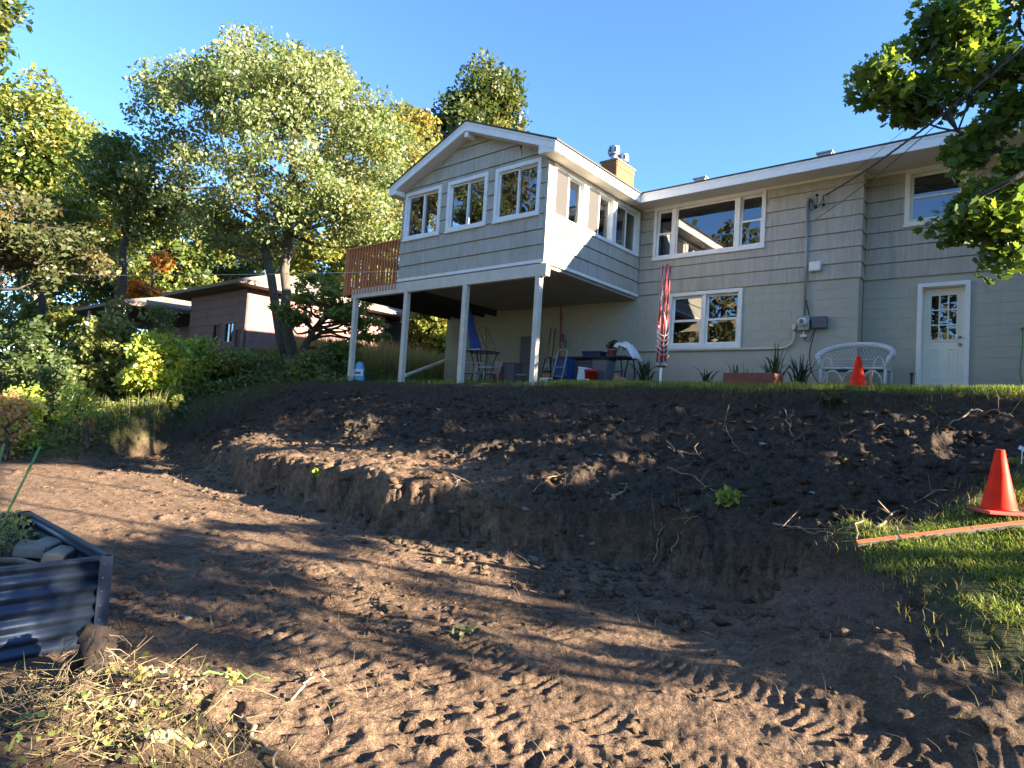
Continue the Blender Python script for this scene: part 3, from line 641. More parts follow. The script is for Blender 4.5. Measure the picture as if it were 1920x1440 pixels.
for yy, hh in ((CY0 + .24, .46), (CY0 + .78, .40)):
    xx = (CX0 + CX1) / 2; m = MB(); m.box((xx - .19, yy - .19, CZ1 + .05), (xx + .19, yy + .19, CZ1 + .085)); m.lathe([(.10, CZ1 + .08), (.10, CZ1 + .08 + hh * .4), (.165, CZ1 + .08 + hh * .42), (.165, CZ1 + .08 + hh * .95), (.13, CZ1 + .08 + hh), (.02, CZ1 + .08 + hh * 1.02)], 14, (xx, yy, 0)); m.build('flue_cap', M_METAL, chim)
    for t in range(6):
        an = t * math.pi / 3 + .3; m = MB(); m.box((xx - .02 + .16 * math.cos(an), yy - .02 + .16 * math.sin(an), CZ1 + .1 + hh * .5), (xx + .02 + .16 * math.cos(an), yy + .02 + .16 * math.sin(an), CZ1 + .1 + hh * .8)); m.build('vent_slot', M_DARK, chim)
# underside, beam, posts
m = MB(); m.box((XL + .02, FR + .2, 2.30), (-.02, -.02, 2.365)); m.build('under_panel', M_UND, house)
m = MB(); m.box((XL + .02, FR + .0, 2.345), (-.04, FR + .2, 2.369)); m.build('rim_joist', M_UND, house)
m = MB(); m.box((-6.46, -3.975, 2.09), (.11, -3.845, 2.338)); m.build('beam', M_BEAM, house)
for x_ in (-6.385, -4.285, -2.25, -.165):
    z0 = H(x_, -3.9) - .25; m = MB(); m.box((x_ - .005, -3.972, z0), (x_ + .120, -3.848, 2.0895), None, .006); m.build('post', M_BEAM, house)
# deck with railing
m = MB()
for k in range(16): m.box((XW + .02, FR + .02 + k * .2425, 2.34), (XL - .03, FR + .02 + k * .2425 + .236, 2.375))
for k in range(5): m.box((XW + .1 + k * .5, FR + .1, 2.15), (XW + .14 + k * .5, -.02, 2.339))
deck = m.build('deck', M_CEIL, house)
m = MB(); m.box((XW - .02, FR - .052, 3.44), (XL - .04, FR + .06, 3.475)); m.box((XW, FR - .0, 3.33), (XL - .04, FR + .035, 3.42)); m.box((XW, FR - .0, 2.20), (XL - .04, FR + .035, 2.36)); m.box((XW - .02, FR + .06, 3.4405), (XW + .09, -.05, 3.4755)); m.box((XW + .0, FR + .04, 3.30), (XW + .035, -.05, 3.42)); m.box((XW, FR + .04, 2.20), (XW + .035, -.05, 2.36)); rail = m.build('deck_railing', M_DECK, house)
n_ = 19
for k in range(n_):
    x_ = XW + .01 + k * (XL - XW - .09) / (n_ - 1); m = MB(); wd_ = .085 if k == 0 else .04; m.box((x_, FR - .045, 2.19), (x_ + wd_, FR - .003, 3.438)); m.build('baluster', M_DECK, rail)
for k in range(26):
    y_ = FR + .10 + k * .145; m = MB(); m.box((XW - .042, y_, 2.19), (XW - .003, y_ + .04, 3.438)); m.build('baluster', M_DECK, rail)
#@@NEIGHBOUR
# ------------------------------------------------------------------ neighbour's house
nb = empty('house', (-16.4, -1.8, .9), 'purple-brown shake-sided house with hipped roofs behind the trees', 'house')
NX, NY0, NY1, NZ0, NZ1 = -16.4, -1.9, 5.0, .2, 3.62
W_n1 = Wall((NX, 0, 0), (0, 1, 0), (1, 0, 0)); W_n2 = Wall((0, NY0, 0), (1, 0, 0), (0, -1, 0))
nw = [(-18.02, -17.28, 1.52, 2.28), (-19.05, -18.6, 1.55, 2.25)]
n1 = backing(W_n1, NY0, NY1, NZ0, NZ1, [], 'side_wall', M_NSID, nb)
n2 = backing(W_n2, -21.5, NX - .14, NZ0, NZ1, nw, 'front_wall', M_NSID, nb)
def nrows(W, a0, a1, par, holes, seed, pan=.95):
    r = random.Random(seed); z = .85; k = 0
    while z < NZ1 - .05:
        zt = min(z + .36, NZ1 - .01); off = r.uniform(0, pan)
        for a, b, p, q in cells(a0, a1, z, zt, [a0 - pan + off + pan * i for i in range(40)], holes):
            f = lambda t: .03 - .022 * (t - z) / .36; m = MB()
            m.hexa([W.p(a + .004, p, -.011), W.p(b - .004, p, -.011), W.p(b - .004, p, f(p)), W.p(a + .004, p, f(p)), W.p(a + .004, q, -.011), W.p(b - .004, q, -.011), W.p(b - .004, q, f(q)), W.p(a + .004, q, f(q))])
            m.build('siding_panel', M_NSID, par)
        z += .36; k += 1
nrows(W_n1, NY0, NY1, n1, [], 1); nrows(W_n2, -21.5, NX, n2, [(h[0] - .02, h[1] + .02, h[2] - .02, h[3] + .02) for h in nw] + [(-17.1, -16.75, .85, 2.0)], 2)
for h in nw:
    m = MB(); W_n2.frame(m, h[0] - .06, h[1] + .06, h[2] - .06, h[3] + .06, .06, -.02, .05); wn = m.build('window', M_WOOD if h[0] > -18.1 else M_NSID, nb)
    mid = (h[0] + h[1]) / 2
    for s0, s1 in ((h[0], mid - .02), (mid + .02, h[1])):
        m = MB(); m.add([W_n2.p(s0, h[2], -.03), W_n2.p(s1, h[2], -.03), W_n2.p(s1, h[3], -.03), W_n2.p(s0, h[3], -.03)], [(0, 1, 2, 3)]); m.build('pane', M_GLASS, wn)
    m = MB(); W_n2.box(m, mid - .02, mid + .02, h[2], h[3], -.05, .0); m.build('mullion', M_WOOD, wn)
m = MB(); W_n2.frame(m, -17.12, -16.74, .8, 2.02, .05, -.01, .06); nd = m.build('door', M_NSID, nb)
m = MB(); W_n2.box(m, -17.07, -16.79, .8, 1.97, -.02, .0); m.build('door_leaf', M_DARK, nd)
m = MB(); W_n1.box(m, NY0 - .03, NY0 + .05, NZ0, NZ1, .0, .035); m.build('corner_board', M_TIE, nb)
m = MB(); m.box((-21.4, NY0 + .2, .3), (NX - .2, NY1 + 4, 3.5)); m.build('inner_shell', M_DARK, nb)
def hip(name, x0, x1, y0, y1, z0, rise, par, ov=.0, thick=.14):
    """hip roof with a closed fascia edge"""
    w_ = min(x1 - x0, y1 - y0) / 2; 
    if (x1 - x0) > (y1 - y0): A, B = (x0 + w_, (y0 + y1) / 2, z0 + rise), (x1 - w_, (y0 + y1) / 2, z0 + rise)
    else: A, B = ((x0 + x1) / 2, y0 + w_, z0 + rise), ((x0 + x1) / 2, y1 - w_, z0 + rise)
    E_ = [(x0, y0, z0), (x1, y0, z0), (x1, y1, z0), (x0, y1, z0)]; L_ = [(x, y, z - thick) for x, y, z in E_]
    V = L_ + E_ + [A, B]
    F = [(0, 3, 2, 1), (0, 1, 5, 4), (1, 2, 6, 5), (2, 3, 7, 6), (3, 0, 4, 7)]
    if (x1 - x0) > (y1 - y0): F += [(4, 5, 9, 8), (5, 6, 9), (6, 7, 8, 9), (7, 4, 8)]
    else: F += [(4, 5, 8), (5, 6, 9, 8), (6, 7, 9), (7, 4, 8, 9)]
    return MB().add(V, F).build(name, M_NSH, par)
hip('roof', -23.0, NX + .75, NY0 - .75, NY1 + 5, NZ1 + .18, 1.35, nb)
# lower wing to the left with porch
WZ = 3.30
m = MB(); m.box((-34, .8, .5), (-21.5, 6, WZ - .15)); m.build('wing_wall', M_NSID, nb)
hip('roof', -35.0, -20.9, -.8, 7, WZ, 1.15, nb)
hip('roof', -30.5, -22.8, -4.4, 3, WZ - .12, 1.15, nb)
m = MB(); m.tube([(-25.6, -.6, WZ + .6), (-25.6, -.6, WZ + 1.35)], .09, 10); m.build('vent_pipe', M_WHITE, nb)
for x_ in (-30.2, -27.6, -25.2, -23.1):
    m = MB(); m.box((x_ - .06, -4.15, .4), (x_ + .06, -4.03, WZ - .26)); m.build('porch_post', M_CREAM, nb)
m = MB(); m.box((-30.5, -4.2, .6), (-22.8, .7, 1.35)); m.build('porch_floor', M_TIE, nb)
m = MB(); m.box((-30.4, -4.2, 2.26), (-22.9, -4.1, 2.33)); m.box((-30.4, -4.2, 1.5), (-22.9, -4.1, 1.56)); m.box((-22.98, -4.1, 1.5), (-22.9, .6, 1.56)); rl = m.build('porch_railing', M_TIE, nb)
for k in range(38):
    m = MB(); m.box((-30.4 + k * .2, -4.17, 1.561), (-30.36 + k * .2, -4.13, 2.259)); m.build('baluster', M_TIE, rl)
m = MB(); m.box((-21.2, .9, WZ + .3), (-20.5, 1.5, 5.2)); m.build('chimney', M_BRICK, nb)
# timber retaining wall on the slope
def tie_wall():
    t = empty('retaining_wall', (-11.3, -5.2, -.9), 'low dark timber retaining wall on the overgrown slope', 'wall')
    A = np.array([-14.2, -7.75]); B = np.array([-8.7, -3.1]); u = (B - A) / np.linalg.norm(B - A); L = np.linalg.norm(B - A); n_ = np.array([u[1], -u[0]])
    for c in range(4):
        a = -.6 if c % 2 else 0
        while a < L - .3:
            l = min(1.9, L - a); p0 = A + u * (a + .01); p1 = A + u * (a + l - .01); zb = lambda q: (-.20 + .09 * 0) + np.interp((q - A) @ u, [0, L], [-.55, -.12]) - .16 * c
            d = .02 * c + random.uniform(-.015, .015); V = []
            for z_ in (0, .15):
                for q, s_ in ((p0, -.08), (p1, -.08), (p1, .08), (p0, .08)):
                    xy = q + n_ * (s_ + d); V.append((xy[0], xy[1], zb(q) + z_))
            MB().hexa(V).build('timber', M_TIE, t); a += 1.9
tie_wall()
#@@TREES
# ------------------------------------------------------------------ foliage helpers
def rot_basis(n, up=.3, g=rng):
    nn = g.normal(size=(n, 3)); nn[:, 2] += up * 2.0; nn /= np.linalg.norm(nn, axis=1, keepdims=True)
    t = g.normal(size=(n, 3)); t -= nn * (t * nn).sum(1, keepdims=True); t /= np.linalg.norm(t, axis=1, keepdims=True)
    return t, np.cross(nn, t), nn
DIAMOND = np.array([(0, 0, 0), (-.30, .42, .07), (0, 1, 0), (.30, .42, .07)])
MAPLE = np.array([(0, 0, 0), (-.20, .10, .02), (-.52, .22, .05), (-.34, .42, .03), (-.42, .74, .06), (-.17, .64, .02), (0, 1.0, 0), (.17, .64, .02), (.42, .74, .06), (.34, .42, .03), (.52, .22, .05), (.20, .10, .02)])
def leaf_arrays(P, size, shape=DIAMOND, up=.3, g=rng, szvar=.5, droop=0):
    n = len(P); t, b, nn = rot_basis(n, up, g)
    if droop: b = b - np.array([0, 0, droop]); b /= np.linalg.norm(b, axis=1, keepdims=True); t = np.cross(b, nn); t /= np.linalg.norm(t, axis=1, keepdims=True); nn = np.cross(t, b)
    s = size * (1 + szvar * (g.random(n) * 2 - 1)); k = len(shape)
    V = P[:, None] + s[:, None, None] * (shape[None, :, 0:1] * t[:, None] + shape[None, :, 1:2] * b[:, None] + shape[None, :, 2:3] * nn[:, None])
    F = np.arange(n * k).reshape(n, k); return V.reshape(-1, 3), F
def leaf_cols(n, k, pal, wts=None, g=rng, var=.22, base=None):
    pal = np.array(pal, float); 
    i = g.choice(len(pal), n, p=wts) if base is None else base
    c = .86 * pal[i] * (1 + var * (g.random((n, 1)) * 2 - 1)) * (1 + .08 * (g.random((n, 3)) * 2 - 1))
    return np.repeat(np.clip(c, 0, 1), k, axis=0)
def in_ell(n, c, r, g=rng, hollow=.0):
    v = g.normal(size=(n, 3)); v /= np.linalg.norm(v, axis=1, keepdims=True); u = g.random(n) ** (1 / 3); u = hollow + (1 - hollow) * u
    return np.array(c) + v * u[:, None] * np.array(r)
def limb(mb, a, b, r0, r1, g=rng, bend=.12, n=6, sides=6):
    a = np.array(a, float); b = np.array(b, float); L = np.linalg.norm(b - a); t = np.linspace(0, 1, n)
    P = a + (b - a) * t[:, None]; off = g.normal(size=3) * L * bend; P += np.sin(t * math.pi)[:, None] * off + np.sin(t * math.pi * 2)[:, None] * g.normal(size=3) * L * bend * .4
    mb.tube(P, np.linspace(r0, r1, n), sides); return P
def tree(name, label, base, trunks, ells, nclump, nleaf, lsize, pal, wts=None, bark=M_BARKL, crad=(.5, .9), seed=0, group=None, shape=DIAMOND, keep=None, limbs=40, cat='tree', droop=0, up=.3, hollow=.35, cw=None, flat=.75):
    g = np.random.default_rng(seed); t = empty(name, base, label, cat, group)
    mb = MB(); allp = []
    for tr in trunks:
        tr = np.array(tr, float); tt = np.linspace(0, len(tr) - 1, 14); Q = np.stack([np.interp(tt, range(len(tr)), tr[:, i]) for i in range(4)], 1)
        Q[1:-1, :2] += g.normal(size=(12, 2)) * Q[1:-1, 3:4] * .35
        mb.tube(Q[:, :3], Q[:, 3], 9); allp.append(Q)
    mb.build('trunk', bark, t, True); Q = np.vstack(allp)
    C = []; vol = np.array([e[3] * e[4] * e[5] for e in ells]) ** .67; vol = vol / vol.sum() if cw is None else np.array(cw) / sum(cw)
    for e, f in zip(ells, vol): C.append(in_ell(max(1, int(nclump * f)), e[:3], e[3:6], g, hollow))
    C = np.vstack(C); R = g.uniform(*crad, size=len(C))
    lb = MB(); sel = g.permutation(len(C))[:limbs]
    for i in sel:
        d = np.linalg.norm(Q[:, :3] - C[i], axis=1) + 2.0 * np.maximum(0, Q[:, 2] - C[i][2] + .3); j = int(np.argmin(d))
        r0 = min(Q[j, 3] * .6, .035 + .012 * np.linalg.norm(Q[j, :3] - C[i])); limb(lb, Q[j, :3], C[i], r0, .012, g)
    if len(sel): lb.build('limbs', bark, t, True)
    per = g.multinomial(nleaf, (R ** 2) / (R ** 2).sum()); idx = np.repeat(np.arange(len(C)), per)
    v = g.normal(size=(nleaf, 3)); v /= np.linalg.norm(v, axis=1, keepdims=True); v *= (.25 + .75 * g.random((nleaf, 1)) ** .6)
    P = C[idx] + v * R[idx][:, None] * np.array([1, 1, flat])
    if keep is not None: kk = keep(P); P = P[kk]; idx = idx[kk]
    V, F = leaf_arrays(P, lsize, shape, up, g, .5, droop); k = len(shape)
    pal_ = np.array(pal, float); ci = g.choice(len(pal_), len(C), p=wts); mixm = g.random(len(P)) < .3; li = np.where(mixm, g.choice(len(pal_), len(P), p=wts), ci[idx])
    cl = leaf_cols(len(P), k, pal_, None, g, .22, li)
    mesh_np('crown', V, F, M_LEAF, t, cl); return t
def EL_(px, py, D, rx, ry, rz=None):
    c = dep(px, py, D); k = D / FPX; return (c[0], c[1], c[2], rx * k, (rz or rx) * k, ry * k)
def TR(pts, D): return [(*dep(px, py, D), r) for px, py, r in pts]
OLIVE = [(.235, .275, .115), (.175, .225, .08), (.31, .33, .165), (.125, .165, .055), (.33, .275, .075)]
GREEN = [(.105, .155, .035), (.07, .115, .026), (.15, .18, .045), (.19, .17, .04)]
YELG = [(.22, .24, .05), (.15, .20, .045), (.29, .25, .05), (.10, .15, .035)]
GOLD = [(.33, .31, .06), (.26, .27, .06), (.19, .22, .05)]
DARKG = [(.065, .095, .03), (.08, .115, .04), (.05, .075, .024), (.12, .14, .05)]
ORNG = [(.55, .20, .03), (.48, .13, .03), (.40, .24, .05)]
# two-stemmed pale tree in the middle
tree('tree', 'tall two-stemmed pale olive tree standing before the purple-brown house', dep(548, 692, 21),
     [TR([(548, 700, .21), (536, 600, .165), (537, 500, .15), (541, 410, .12), (548, 280, .08), (566, 120, .03)], 21),
      TR([(540, 680, .17), (519, 570, .15), (499, 480, .13), (489, 400, .10), (468, 300, .07), (430, 160, .03)], 21.2)],
     [EL_(530, 270, 21, 215, 170), EL_(465, 152, 21, 95, 62), EL_(590, 172, 21, 105, 68), EL_(680, 295, 21, 85, 110), EL_(335, 210, 21, 65, 90), EL_(300, 320, 21, 50, 60), EL_(470, 420, 21, 110, 45), EL_(680, 400, 21, 90, 60), EL_(650, 200, 21, 60, 60)],
     340, 72000, .125, OLIVE, [.34, .28, .2, .13, .05], M_BARKL, (.35, .8), 11, limbs=90, droop=.35, hollow=.3)
tree('tree', 'dark shaded tree crown hanging left of the pale two-stemmed tree', dep(215, 690, 22.5), [TR([(215, 700, .2), (225, 560, .16), (235, 420, .1), (240, 320, .04)], 22.5)],
     [EL_(240, 340, 22.5, 70, 70), EL_(285, 400, 22.5, 55, 45), EL_(200, 300, 22.5, 40, 40)], 60, 7500, .17, [(.13, .175, .05), (.16, .21, .06), (.10, .14, .04), (.22, .24, .08)], None, M_BARKD, (.4, .8), 12, limbs=30)
tree('tree', 'broad yellow-green tree rising at the left edge', dep(60, 690, 28), [TR([(60, 700, .35), (70, 520, .28), (60, 350, .18), (60, 220, .06)], 28)],
     [EL_(60, 270, 28, 110, 120), EL_(150, 340, 28, 95, 100), EL_(0, 380, 28, 120, 100), EL_(170, 430, 28, 100, 70)], 170, 36000, .21, YELG, [.35, .35, .12, .18], M_BARKD, (.6, 1.1), 13, limbs=50)
tree('tree', 'dark brownish oak with bare lower branches at the left edge', dep(-30, 700, 19), [TR([(-30, 720, .25), (-20, 560, .2), (0, 450, .14), (30, 380, .06)], 19)],
     [EL_(40, 430, 19, 110, 55), EL_(100, 470, 19, 90, 40), EL_(20, 500, 19, 90, 50)], 50, 6000, .16, [(.13, .13, .05), (.10, .12, .045), (.19, .16, .07), (.08, .095, .035)], None, M_BARKD, (.35, .7), 14, limbs=60)
tree('tree', 'leafy branch of a near tree hanging into the top left corner', dep(-330, 760, 13), [TR([(-330, 800, .25), (-300, 500, .2), (-240, 200, .14), (-120, 60, .06), (-20, 30, .02)], 13)],
     [EL_(-8, 45, 13, 24, 58), EL_(-90, 20, 13, 90, 90)], 40, 4200, .14, GREEN, None, M_BARKD, (.25, .5), 15, limbs=20)
tree('tree', 'dark green tree standing behind the sunroom roof', dep(900, 680, 38), [TR([(900, 700, .4), (895, 450, .3), (900, 250, .12)], 38)],
     [EL_(905, 195, 38, 62, 60), EL_(960, 215, 38, 25, 35), EL_(880, 260, 38, 80, 60), EL_(845, 300, 38, 60, 80)], 110, 19000, .28, [(.085, .115, .03), (.06, .09, .025), (.14, .16, .05), (.24, .20, .05)], [.4, .3, .2, .1], M_BARKD, (.7, 1.2), 16, limbs=30)
tree('tree', 'sunlit yellowish tree between the pale tree and the sunroom', dep(770, 680, 31), [TR([(770, 700, .3), (765, 450, .2), (770, 280, .06)], 31)],
     [EL_(765, 300, 31, 55, 95), EL_(725, 400, 31, 75, 80), EL_(790, 420, 31, 45, 60)], 90, 17000, .21, [(.27, .26, .09), (.20, .22, .07), (.36, .28, .06), (.12, .15, .05)], None, M_BARKD, (.6, 1.0), 17, limbs=30)
for i, (px, py, D, rx, ry, pal, lab) in enumerate([
        (330, 470, 42, 120, 110, YELG, 'yellow-green tree behind the low hipped roof'), (210, 480, 44, 130, 90, GREEN, 'green tree left of the orange maple'),
        (420, 500, 46, 90, 90, GREEN, 'green tree behind the pale two-stemmed tree'), (90, 560, 46, 130, 90, YELG, 'pale tree low behind the porch'), (620, 490, 44, 120, 45, GOLD, 'golden tree showing over the purple-brown house'),
        (815, 615, 30, 40, 60, GOLD, 'bright yellow tree seen under the raised deck'), (730, 590, 40, 70, 70, YELG, 'pale yellow tree beyond the far end of the purple-brown house'), (770, 640, 42, 90, 60, GREEN, 'green thicket tree seen between the deck posts')]):
    tree('tree', lab, dep(px, 690, D), [TR([(px, 705, .25), (px + 6, py + 20, .18), (px, py - ry * .6, .05)], D)], [EL_(px, py, D, rx, ry)], 70, 11000, .30 if D > 40 else .2, pal, None, M_BARKD, (.7, 1.3) if D > 40 else (.4, .7), 30 + i, limbs=16, hollow=.2)
tree('tree', 'small maple turning orange behind the hipped roof', dep(285, 690, 38), [TR([(285, 700, .15), (285, 560, .1), (290, 470, .03)], 38)],
     [EL_(295, 490, 38, 20, 13), EL_(268, 545, 38, 26, 12), EL_(180, 455, 38, 13, 9), EL_(235, 565, 38, 16, 8), EL_(155, 435, 38, 10, 7)], 40, 2400, .24, ORNG, None, M_BARKD, (.3, .55), 51, limbs=30)
tree('tree', 'layered small green tree leaning before the sunlit wall', dep(575, 692, 19.5), [TR([(572, 700, .14), (565, 660, .12), (585, 625, .10), (610, 590, .06), (640, 570, .03)], 19.5)],
     [EL_(590, 588, 19.5, 75, 10), EL_(630, 565, 19.5, 75, 14), EL_(560, 600, 19.5, 45, 8), EL_(660, 600, 19.5, 60, 10), EL_(610, 535, 19.5, 50, 16), EL_(690, 625, 19.5, 40, 10)], 70, 5200, .14, [(.24, .30, .09), (.18, .24, .07), (.30, .34, .12)], None, M_BARKD, (.2, .42), 52, limbs=40, flat=.35, up=.8)
# ------------------------------------------------------------------ unseen trees placed toward the sun for shade, crowns cut open where light falls
HX, HY = SUN[0] / math.hypot(SUN[0], SUN[1]), SUN[1] / math.hypot(SUN[0], SUN[1]); TE = math.tan(EL)
def AB(P): P = np.asarray(P, float); return np.stack([-P[:, 0] * HY + P[:, 1] * HX, P[:, 2] - (P[:, 0] * HX + P[:, 1] * HY) * TE], 1)
LIT = [[(0, 872), (120, 872), (330, 878), (400, 905), (470, 925), (590, 955), (600, 975), (520, 985), (430, 975), (330, 985), (250, 1005), (120, 1010), (60, 985), (0, 955)],
       [(410, 838), (440, 822), (520, 812), (600, 815), (680, 835), (740, 850), (840, 850), (920, 832), (960, 822), (975, 840), (930, 862), (840, 875), (760, 885), (700, 905), (640, 900), (560, 870), (480, 858)],
       [(470, 1272), (640, 1232), (720, 1250), (900, 1268), (960, 1290), (1060, 1308), (1240, 1305), (1300, 1312), (1400, 1320), (1560, 1300), (1700, 1330), (1920, 1360), (1920, 1440), (380, 1440)],
       [(0, 1245), (250, 1250), (480, 1265), (560, 1330), (540, 1440), (0, 1440)],
       [(1480, 1215), (1700, 1205), (1850, 1215), (1920, 1225), (1920, 1262), (1700, 1250), (1560, 1255)],
       [(1190, 1055), (1300, 1040), (1470, 1035), (1480, 1055), (1350, 1075), (1230, 1090)],
       [(1600, 775), (1700, 770), (1800, 790), (1790, 830), (1700, 850), (1640, 870), (1600, 850)],
       [(1640, 724), (1760, 728), (1920, 730), (1920, 752), (1760, 748)], [(1820, 870), (1920, 860), (1920, 950), (1840, 965)], [(1640, 1012), (1760, 1002), (1920, 985), (1920, 1030), (1700, 1045)],
       [(400, 995), (560, 1000), (600, 1030), (470, 1030)], [(560, 1060), (700, 1040), (860, 1060), (760, 1085), (600, 1085)], [(870, 1100), (1000, 1085), (1080, 1100), (960, 1125)],
       [(630, 1100), (760, 1110), (740, 1140), (640, 1130)], [(1050, 1190), (1220, 1185), (1230, 1205), (1060, 1205)], [(1500, 1165), (1640, 1160), (1600, 1180)], [(1040, 880), (1160, 852), (1180, 862), (1090, 895), (1000, 905)],
       [(0, 720), (90, 725), (90, 800), (0, 790)], [(1840, 1130), (1920, 1105), (1920, 1200), (1850, 1195)], [(1690, 1050), (1800, 1040), (1920, 1050), (1920, 1075), (1760, 1075)]]
LAB = []
for pl in LIT:
    q = [ground_at(*p) for p in pl]; q = [p for p in q if p is not None]
    if len(q) > 2: LAB.append(AB(np.array(q)))
LAB.append(AB(np.array([(7.3, -7.6, -1.5), (7.9, -8.25, -1.5), (7.9, -8.25, -.7), (7.3, -7.6, -.7)])))
LAB.append(AB(np.array([dep(1790, 380, 7.3), dep(1930, 340, 7.3), dep(1930, 470, 7.3), dep(1800, 470, 7.3)])))
def keep_light(P):
    ab = AB(P); k = ab[:, 1] < 2.25 + .3 * vn(ab[:, 0] * 1.5, ab[:, 1], 3)
    a = ab[:, 0] + .12 * vn(ab[:, 0] * 2, ab[:, 1] * 4, 1); b = ab[:, 1] + .05 * vn(ab[:, 0] * 3, ab[:, 1] * 6, 2)
    for L in LAB: k &= ~(sdist(a, b, L) > -.06)
    dap = fbm(a, b * 4.0, 1.1, 3, 5)
    k &= ~((dap > .52) & (b < -.75))
    return k
def keep_maple(P):  # out-of-frame maple leaves are dropped where they would shade the lit patches
    q = P - CAM; d = q @ FW; px = 960 + FPX * (q @ RT) / d; ab = AB(P); k = np.ones(len(P), bool)
    for L in LAB: k &= ~((sdist(ab[:, 0], ab[:, 1], L) > -.05) & (px > 1940))
    return k
# maple on the right whose limbs hang into the picture
MAP = [(.12, .19, .04), (.085, .145, .03), (.16, .24, .05), (.30, .36, .05)]
ml = [EL_(1650, 150, 8, 55, 45, 35), EL_(1720, 175, 8, 50, 40, 35), EL_(1710, 215, 8, 28, 22, 20), EL_(1790, 80, 8, 70, 60, 50), EL_(1860, 20, 8, 110, 70, 60), EL_(1800, 10, 7.6, 70, 35, 50), EL_(1880, 130, 7.6, 75, 60, 50), EL_(1900, 210, 7.4, 45, 40, 40),
      EL_(1850, 275, 7.6, 45, 35, 35), EL_(1870, 390, 7.3, 62, 45, 30), EL_(1820, 425, 7.3, 45, 22, 30), EL_(1900, 455, 7.2, 40, 40, 30), EL_(1890, 330, 7.4, 40, 40, 40),
      EL_(2080, 60, 7.6, 130, 150, 80), EL_(2080, 350, 7.4, 120, 130, 80), EL_(2240, 150, 7.4, 170, 250, 100)]
tree('maple_tree', 'dark green maple with limbs hanging in at the right edge', (9.9, -3.2, H(9.9, -3.2)), [[(9.9, -3.2, H(9.9, -3.2) - .2, .24), (9.85, -3.25, 1.5, .2), (9.7, -3.4, 3.5, .16), (9.6, -3.5, 6, .08), (9.5, -3.5, 8.0, .02)],
     [(*dep(2250, 330, 7.6), .09), (*dep(2060, 320, 7.6), .075), (*dep(1925, 305, 7.6), .05), (*dep(1860, 275, 7.6), .032), (*dep(1796, 246, 7.6), .02)],
     [(*dep(2230, 60, 7.9), .08), (*dep(2060, 90, 7.9), .06), (*dep(1920, 125, 8), .04), (*dep(1780, 145, 8), .025), (*dep(1640, 142, 8), .01)]],
     ml, 190, 11500, .105, MAP, [.36, .22, .28, .14], M_BARKD, (.16, .34), 61, keep=keep_maple, limbs=55, shape=MAPLE, up=.5, hollow=.1, cw=[5, 5, 2, 6, 8, 4, 7, 4, 3, 6, 3, 4, 3, 10, 8, 12])
for i in range(7):
    y = -13.2 + i * 2.3; x = 14.6 + (i % 3) * 1.4; zb = H(x, y)
    tree('tree', 'unseen slender tree right of the lawn, crown thinned to shape the light, ' + ['first', 'second', 'third', 'fourth', 'fifth', 'sixth', 'last'][i] + ' of the row counted toward the house', (x, y, zb), [[(x, y, zb - .2, .06), (x + .1, y, zb + 2.5, .045), (x, y + .1, zb + 6, .02)]],
         [(x, y, 1.6, 1.8, 2.1, 3.6), (x, y, 5.0, 1.5, 1.9, 2.4)], 110, 21000, .14, GREEN, None, M_BARKD, (.5, .9), 70 + i, 'unseen row of shade trees toward the sun', keep=keep_light, limbs=0, hollow=0)
for i, (x, y, h) in enumerate([(-34, -27, 22), (-29, -24, 20), (-24, -26, 22), (-18.5, -24, 19), (-13, -25.5, 16), (-7.5, -24, 14), (-2, -26, 15), (3.5, -25, 12), (9, -27, 13)]):
    zb = H(x, y)
    tree('tree', ['leftmost', 'second from left', 'third from left', 'fourth from left', 'middle', 'fourth from right', 'third from right', 'second from right', 'rightmost'][i] + ' of the tall trees mirrored in the house windows', (x, y, zb), [[(x, y, zb - .2, .3), (x + .2, y, zb + 5, .22), (x, y, zb + h * .8, .06)]],
         [(x, y, zb + h * .62, 3.4, 3.2, h * .40), (x + 1, y - .5, zb + h * .35, 3.0, 2.6, h * .2)], 80, 5600, .42, [(.13, .13, .06), (.10, .11, .045), (.17, .15, .07)] if i % 2 else GREEN, None, M_BARKD, (.8, 1.4), 90 + i, 'row of trees behind the camera', limbs=10)
#@@SHRUBS
# ------------------------------------------------------------------ shrubs and weeds on the left
def shrub(label, px, py, D, rx, ry, pal, n=5000, ls=.12, seed=0, name='shrub', wts=None, group=None):
    c = dep(px, py, D); zb = H(c[0], c[1]); k = D / FPX; top_ = c[2] + ry * k; ry = max(ry * .5, (top_ - zb + .05) / 2 / k); c[2] = top_ - ry * k
    st = [[(c[0] + random.uniform(-.1, .1), c[1], zb - .05, .035), (c[0] + random.uniform(-.3, .3) * rx * k, c[1], max(c[2], zb + .2), .02), (c[0] + random.uniform(-.6, .6) * rx * k, c[1], max(c[2], zb + .2) + ry * k * .7, .006)] for _ in range(4)]
    pal = [tuple(1.3 * v_ for v_ in p_) for p_ in pal]
    return tree(name, label, (c[0], c[1], zb), st, [(c[0], c[1], c[2], rx * k, rx * k * .7, ry * k)], max(14, n // 110), n, ls, pal, wts, M_BARKD, (.18, .42), 200 + seed, group, limbs=26, cat='shrub', hollow=.15)
LIME = [(.38, .42, .06), (.28, .36, .06), (.48, .45, .08), (.20, .27, .055)]
shrub('bright yellow-green shrub on top of the timber wall', 300, 668, 17.5, 75, 38, LIME, 7000, .13, 1)
shrub('sunlit lime bush beside the dark front wall of the neighbouring house', 365, 662, 18.5, 32, 34, LIME, 3200, .13, 2)
shrub('olive shrub below the porch of the neighbouring house', 190, 640, 18, 75, 55, [(.16, .18, .05), (.11, .14, .04), (.22, .22, .07)], 6500, .13, 3)
shrub('dark green shrub at the far left of the slope', 60, 660, 17, 80, 55, DARKG, 5500, .13, 4)
